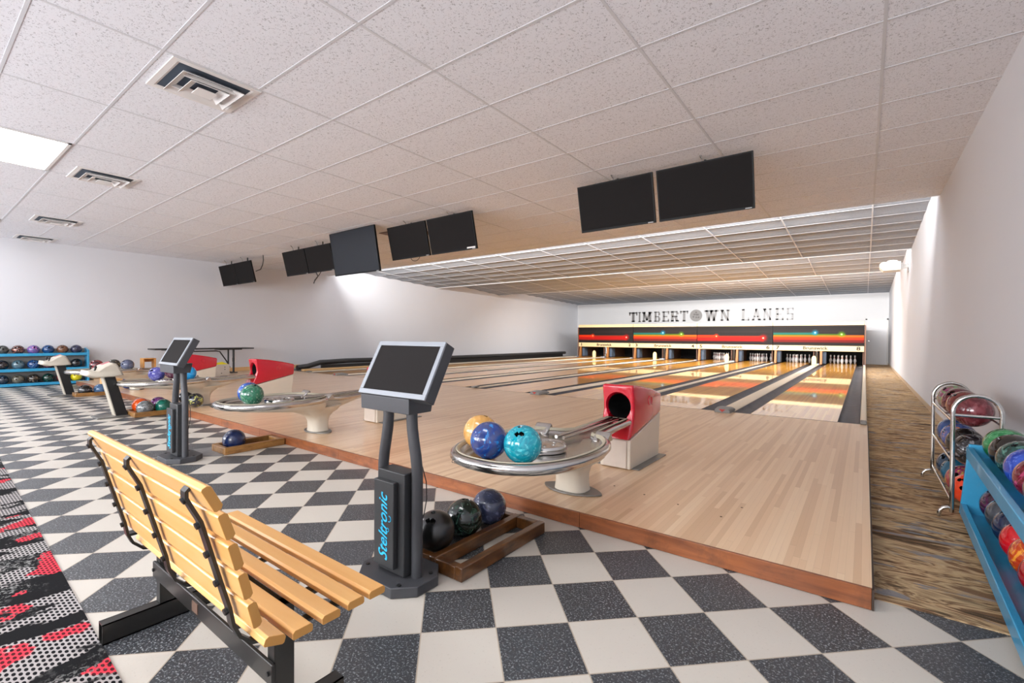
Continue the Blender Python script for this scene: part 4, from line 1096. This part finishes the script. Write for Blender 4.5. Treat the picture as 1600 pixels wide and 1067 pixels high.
# ------------------------------------------------------------------ table, boxes, small things by the left wall
T = thing('folding_table', 'long black folding table standing against the left wall', 'table', (-14.75, -2.2, AP))
ty0, ty1 = -3.48, -1.0
loc_par(build('table_top', MB().box((-15.1, ty0, .80), (-14.5, ty1, .835)), 'black', T, bevel=.006), T)
loc_par(build('apron', MB().box((-15.0, -1.9, .775), (-14.6, -1.30, .80)).box((-15.0, -3.2, .775), (-14.6, -2.6, .80)), 'blackmetal', T), T)
for y in (-1.53, -3.0):
    loc_par(build('leg', MB().tube([(-14.62, y, AP+.003), (-14.62, y, .775)], .028, 12), 'black', T, smooth=60), T)
    loc_par(build('leg', MB().tube([(-14.98, y, AP+.003), (-14.98, y, .775)], .022, 12), 'black', T, smooth=60), T)
    loc_par(build('foot', MB().box((-15.05, y-.09, AP+.001), (-14.55, y+.09, AP+.02)), 'black', T, bevel=.004), T)
loc_par(build('brace', MB().tube([(-14.62, -2.75, .745), (-14.62, -2.0, .75), (-14.62, -1.9, .73), (-14.62, -1.72, .45), (-14.62, -1.63, .26)], .017, 10), 'black', T, smooth=60), T)
bx = thing('equipment_box', 'off white metal equipment box behind a red hood by the left wall', 'box', (-13.35, -2.45, AP))
loc_par(build('body', MB().box((-13.6, -2.95, AP+.03), (-13.25, -2.18, .43)), plain('off white enamel', 'C9C4BC', .5), bx, bevel=.006), bx)
mb = MB()
for (y, z) in ((-2.30, .36), (-2.30, .30), (-2.55, .35), (-2.62, .22), (-2.38, .2)): mb.disc((-13.247, y, z), .012, (1, 0, 0), .006, 10)
loc_par(build('knob', mb, 'black', bx), bx)
mb = MB()
for y in (-2.88, -2.26): mb.box((-13.56, y-.04, AP+.001), (-13.28, y+.04, AP+.03))
loc_par(build('foot', mb, 'black', bx), bx)
mb = MB(); rr = []
for k in range(9):
    y = -2.93+.72*k/8; hh = .05+.025*math.sin(k*2.1)+(.012 if k % 2 else 0)
    rr.append([(-13.58+.30*i/8, y, .432+hh*math.sin(PI*i/8)**.6*(math.sin(PI*(k+.5)/9)**.4)) for i in range(9)]+[(-13.28, y, .431), (-13.58, y, .431)])
mb.loft(rr); tag(build('yellow_cloth', mb, 'yellow', smooth=60), 'crumpled bright yellow cloth on top of the equipment box', 'cloth')
# wooden stand on the far ball return and wooden wedge on the approach
W_ = thing('wooden_stand', 'small orange wooden stand on the farthest ball return', 'stand', (-11.55, -4.45, .53))
loc_par(build('side', MB().box((-11.64, -4.53, .522), (-11.44, -4.505, .72)), 'orangewood', W_, bevel=.003), W_)
loc_par(build('side', MB().box((-11.64, -4.335, .522), (-11.44, -4.31, .72)), 'orangewood', W_, bevel=.003), W_)
loc_par(build('cross_board', MB().box((-11.64, -4.505, .64), (-11.61, -4.335, .72)).box((-11.64, -4.505, .705), (-11.44, -4.335, .72)), 'orangewood', W_, bevel=.003), W_)
tag(build('wooden_wedge', MB().prism([(-4.35, AP+.001), (-4.05, AP+.001), (-4.09, AP+.10), (-4.24, AP+.19)], -12.75, -12.45, axis='X'), 'orangewood', bevel=.004), 'orange wooden wedge lying on the approach behind the consoles', 'wedge')
tag(build('wooden_ramp', MB().prism([(-4.85, AP+.001), (-4.36, AP+.001), (-4.36, AP+.16), (-4.85, AP+.14)], -13.2, -12.8, axis='X'), 'lightwood', bevel=.004), 'pale wooden box on the approach beside the orange wedge', 'box')
o = tag(build('wall_outlet', MB().box((XL+.001, -1.28, .36), (XL+.012, -1.16, .54)), 'trimwhite', bevel=.003), 'pale outlet plate low on the left wall right of the table', 'outlet')
build('socket', MB().box((XL+.012, -1.255, .39), (XL+.014, -1.24, .51)).box((XL+.012, -1.20, .39), (XL+.014, -1.185, .51)), 'inkblack', o)

# ------------------------------------------------------------------ lights, world, camera
def area(name, loc, sx, sy, power, rot, color=(1, 1, 1), spread=None):
    l = bpy.data.lights.new(name, 'AREA'); l.shape = 'RECTANGLE'; l.size = sx; l.size_y = sy; l.energy = power; l.color = color
    if spread: l.spread = spread
    o = bpy.data.objects.new(name, l); COL.objects.link(o); o.location = loc; o.rotation_euler = rot; return o
# added fill light entering through the invented openings in the back wall
for i, (a, c) in enumerate(fill_openings):
    area('window_daylight', ((a+c)/2, YB-.14, (z0+z1)/2), c-a, z1-z0, 260, (PI/2, 0, 0), (.97, .98, 1))
# lamps hidden behind the ceiling lips
up = PI-.55
for (lx, ly, ln, pw) in (((XL+XR)/2, LIP+.10, XR-XL-1.6, 800), (-2.9, 7.55, 7.6, 330), (-2.6, 12.05, 7.0, 300)):
    area('lane_lamp', (lx, ly, 3.50), ln, .10, pw, (PI-1.15, 0, 0), (1, .99, .98))
area('mask_lamp', ((XL+XR)/2+1, 12.4, 3.46), 11.5, .2, 760, (.42, 0, 0), (1, .99, .97))  # added downlight to brighten the far lanes and masks, no fixture behind it
# pin lamps inside the masks of the lit lanes
for k in (0, 1):
    x = MXR-PITCH*(k+.5)
    area('pin_lamp', (x, 17.10, .90), 3.1, .12, 16, (.45, 0, 0))
w = bpy.data.worlds.new('world'); scn.world = w; w.use_nodes = True
w.node_tree.nodes['Background'].inputs[0].default_value = (.9, .95, 1, 1); w.node_tree.nodes['Background'].inputs[1].default_value = 1.0

cam = bpy.data.cameras.new('camera'); co = bpy.data.objects.new('camera', cam); COL.objects.link(co)
cam.sensor_fit = 'HORIZONTAL'; cam.sensor_width = 36; cam.lens = 729.794/1600*36; cam.clip_start = .05; cam.clip_end = 200
yaw, pit, rol = .64698, -.00914, .00631
F = Vector((-math.sin(yaw), math.cos(yaw), 0)); Rr = Vector((math.cos(yaw), math.sin(yaw), 0)); U = Vector((0, 0, 1))
F2 = F*math.cos(pit)+U*math.sin(pit); U2 = U*math.cos(pit)-F*math.sin(pit)
R2 = Rr*math.cos(rol)+U2*math.sin(rol); U3 = U2*math.cos(rol)-Rr*math.sin(rol)
co.matrix_world = Matrix(((R2.x, U3.x, -F2.x, .28018), (R2.y, U3.y, -F2.y, -7.58851), (R2.z, U3.z, -F2.z, 1.19854), (0, 0, 0, 1)))
scn.camera = co
for o_ in scn.objects:
    if 'label' in o_ and not (4 <= len(o_['label'].split()) <= 16): print('LABEL LEN', o_.name, o_['label'])
scn.view_settings.view_transform = 'Standard'; scn.view_settings.look = 'None'; scn.view_settings.gamma = 1; scn.view_settings.use_curve_mapping = False
scn.view_settings.exposure = 0.1
scn.cycles.max_bounces = 10; scn.cycles.diffuse_bounces = 6; scn.cycles.glossy_bounces = 4
scn.cycles.use_denoising = True; scn.cycles.sample_clamp_indirect = 6
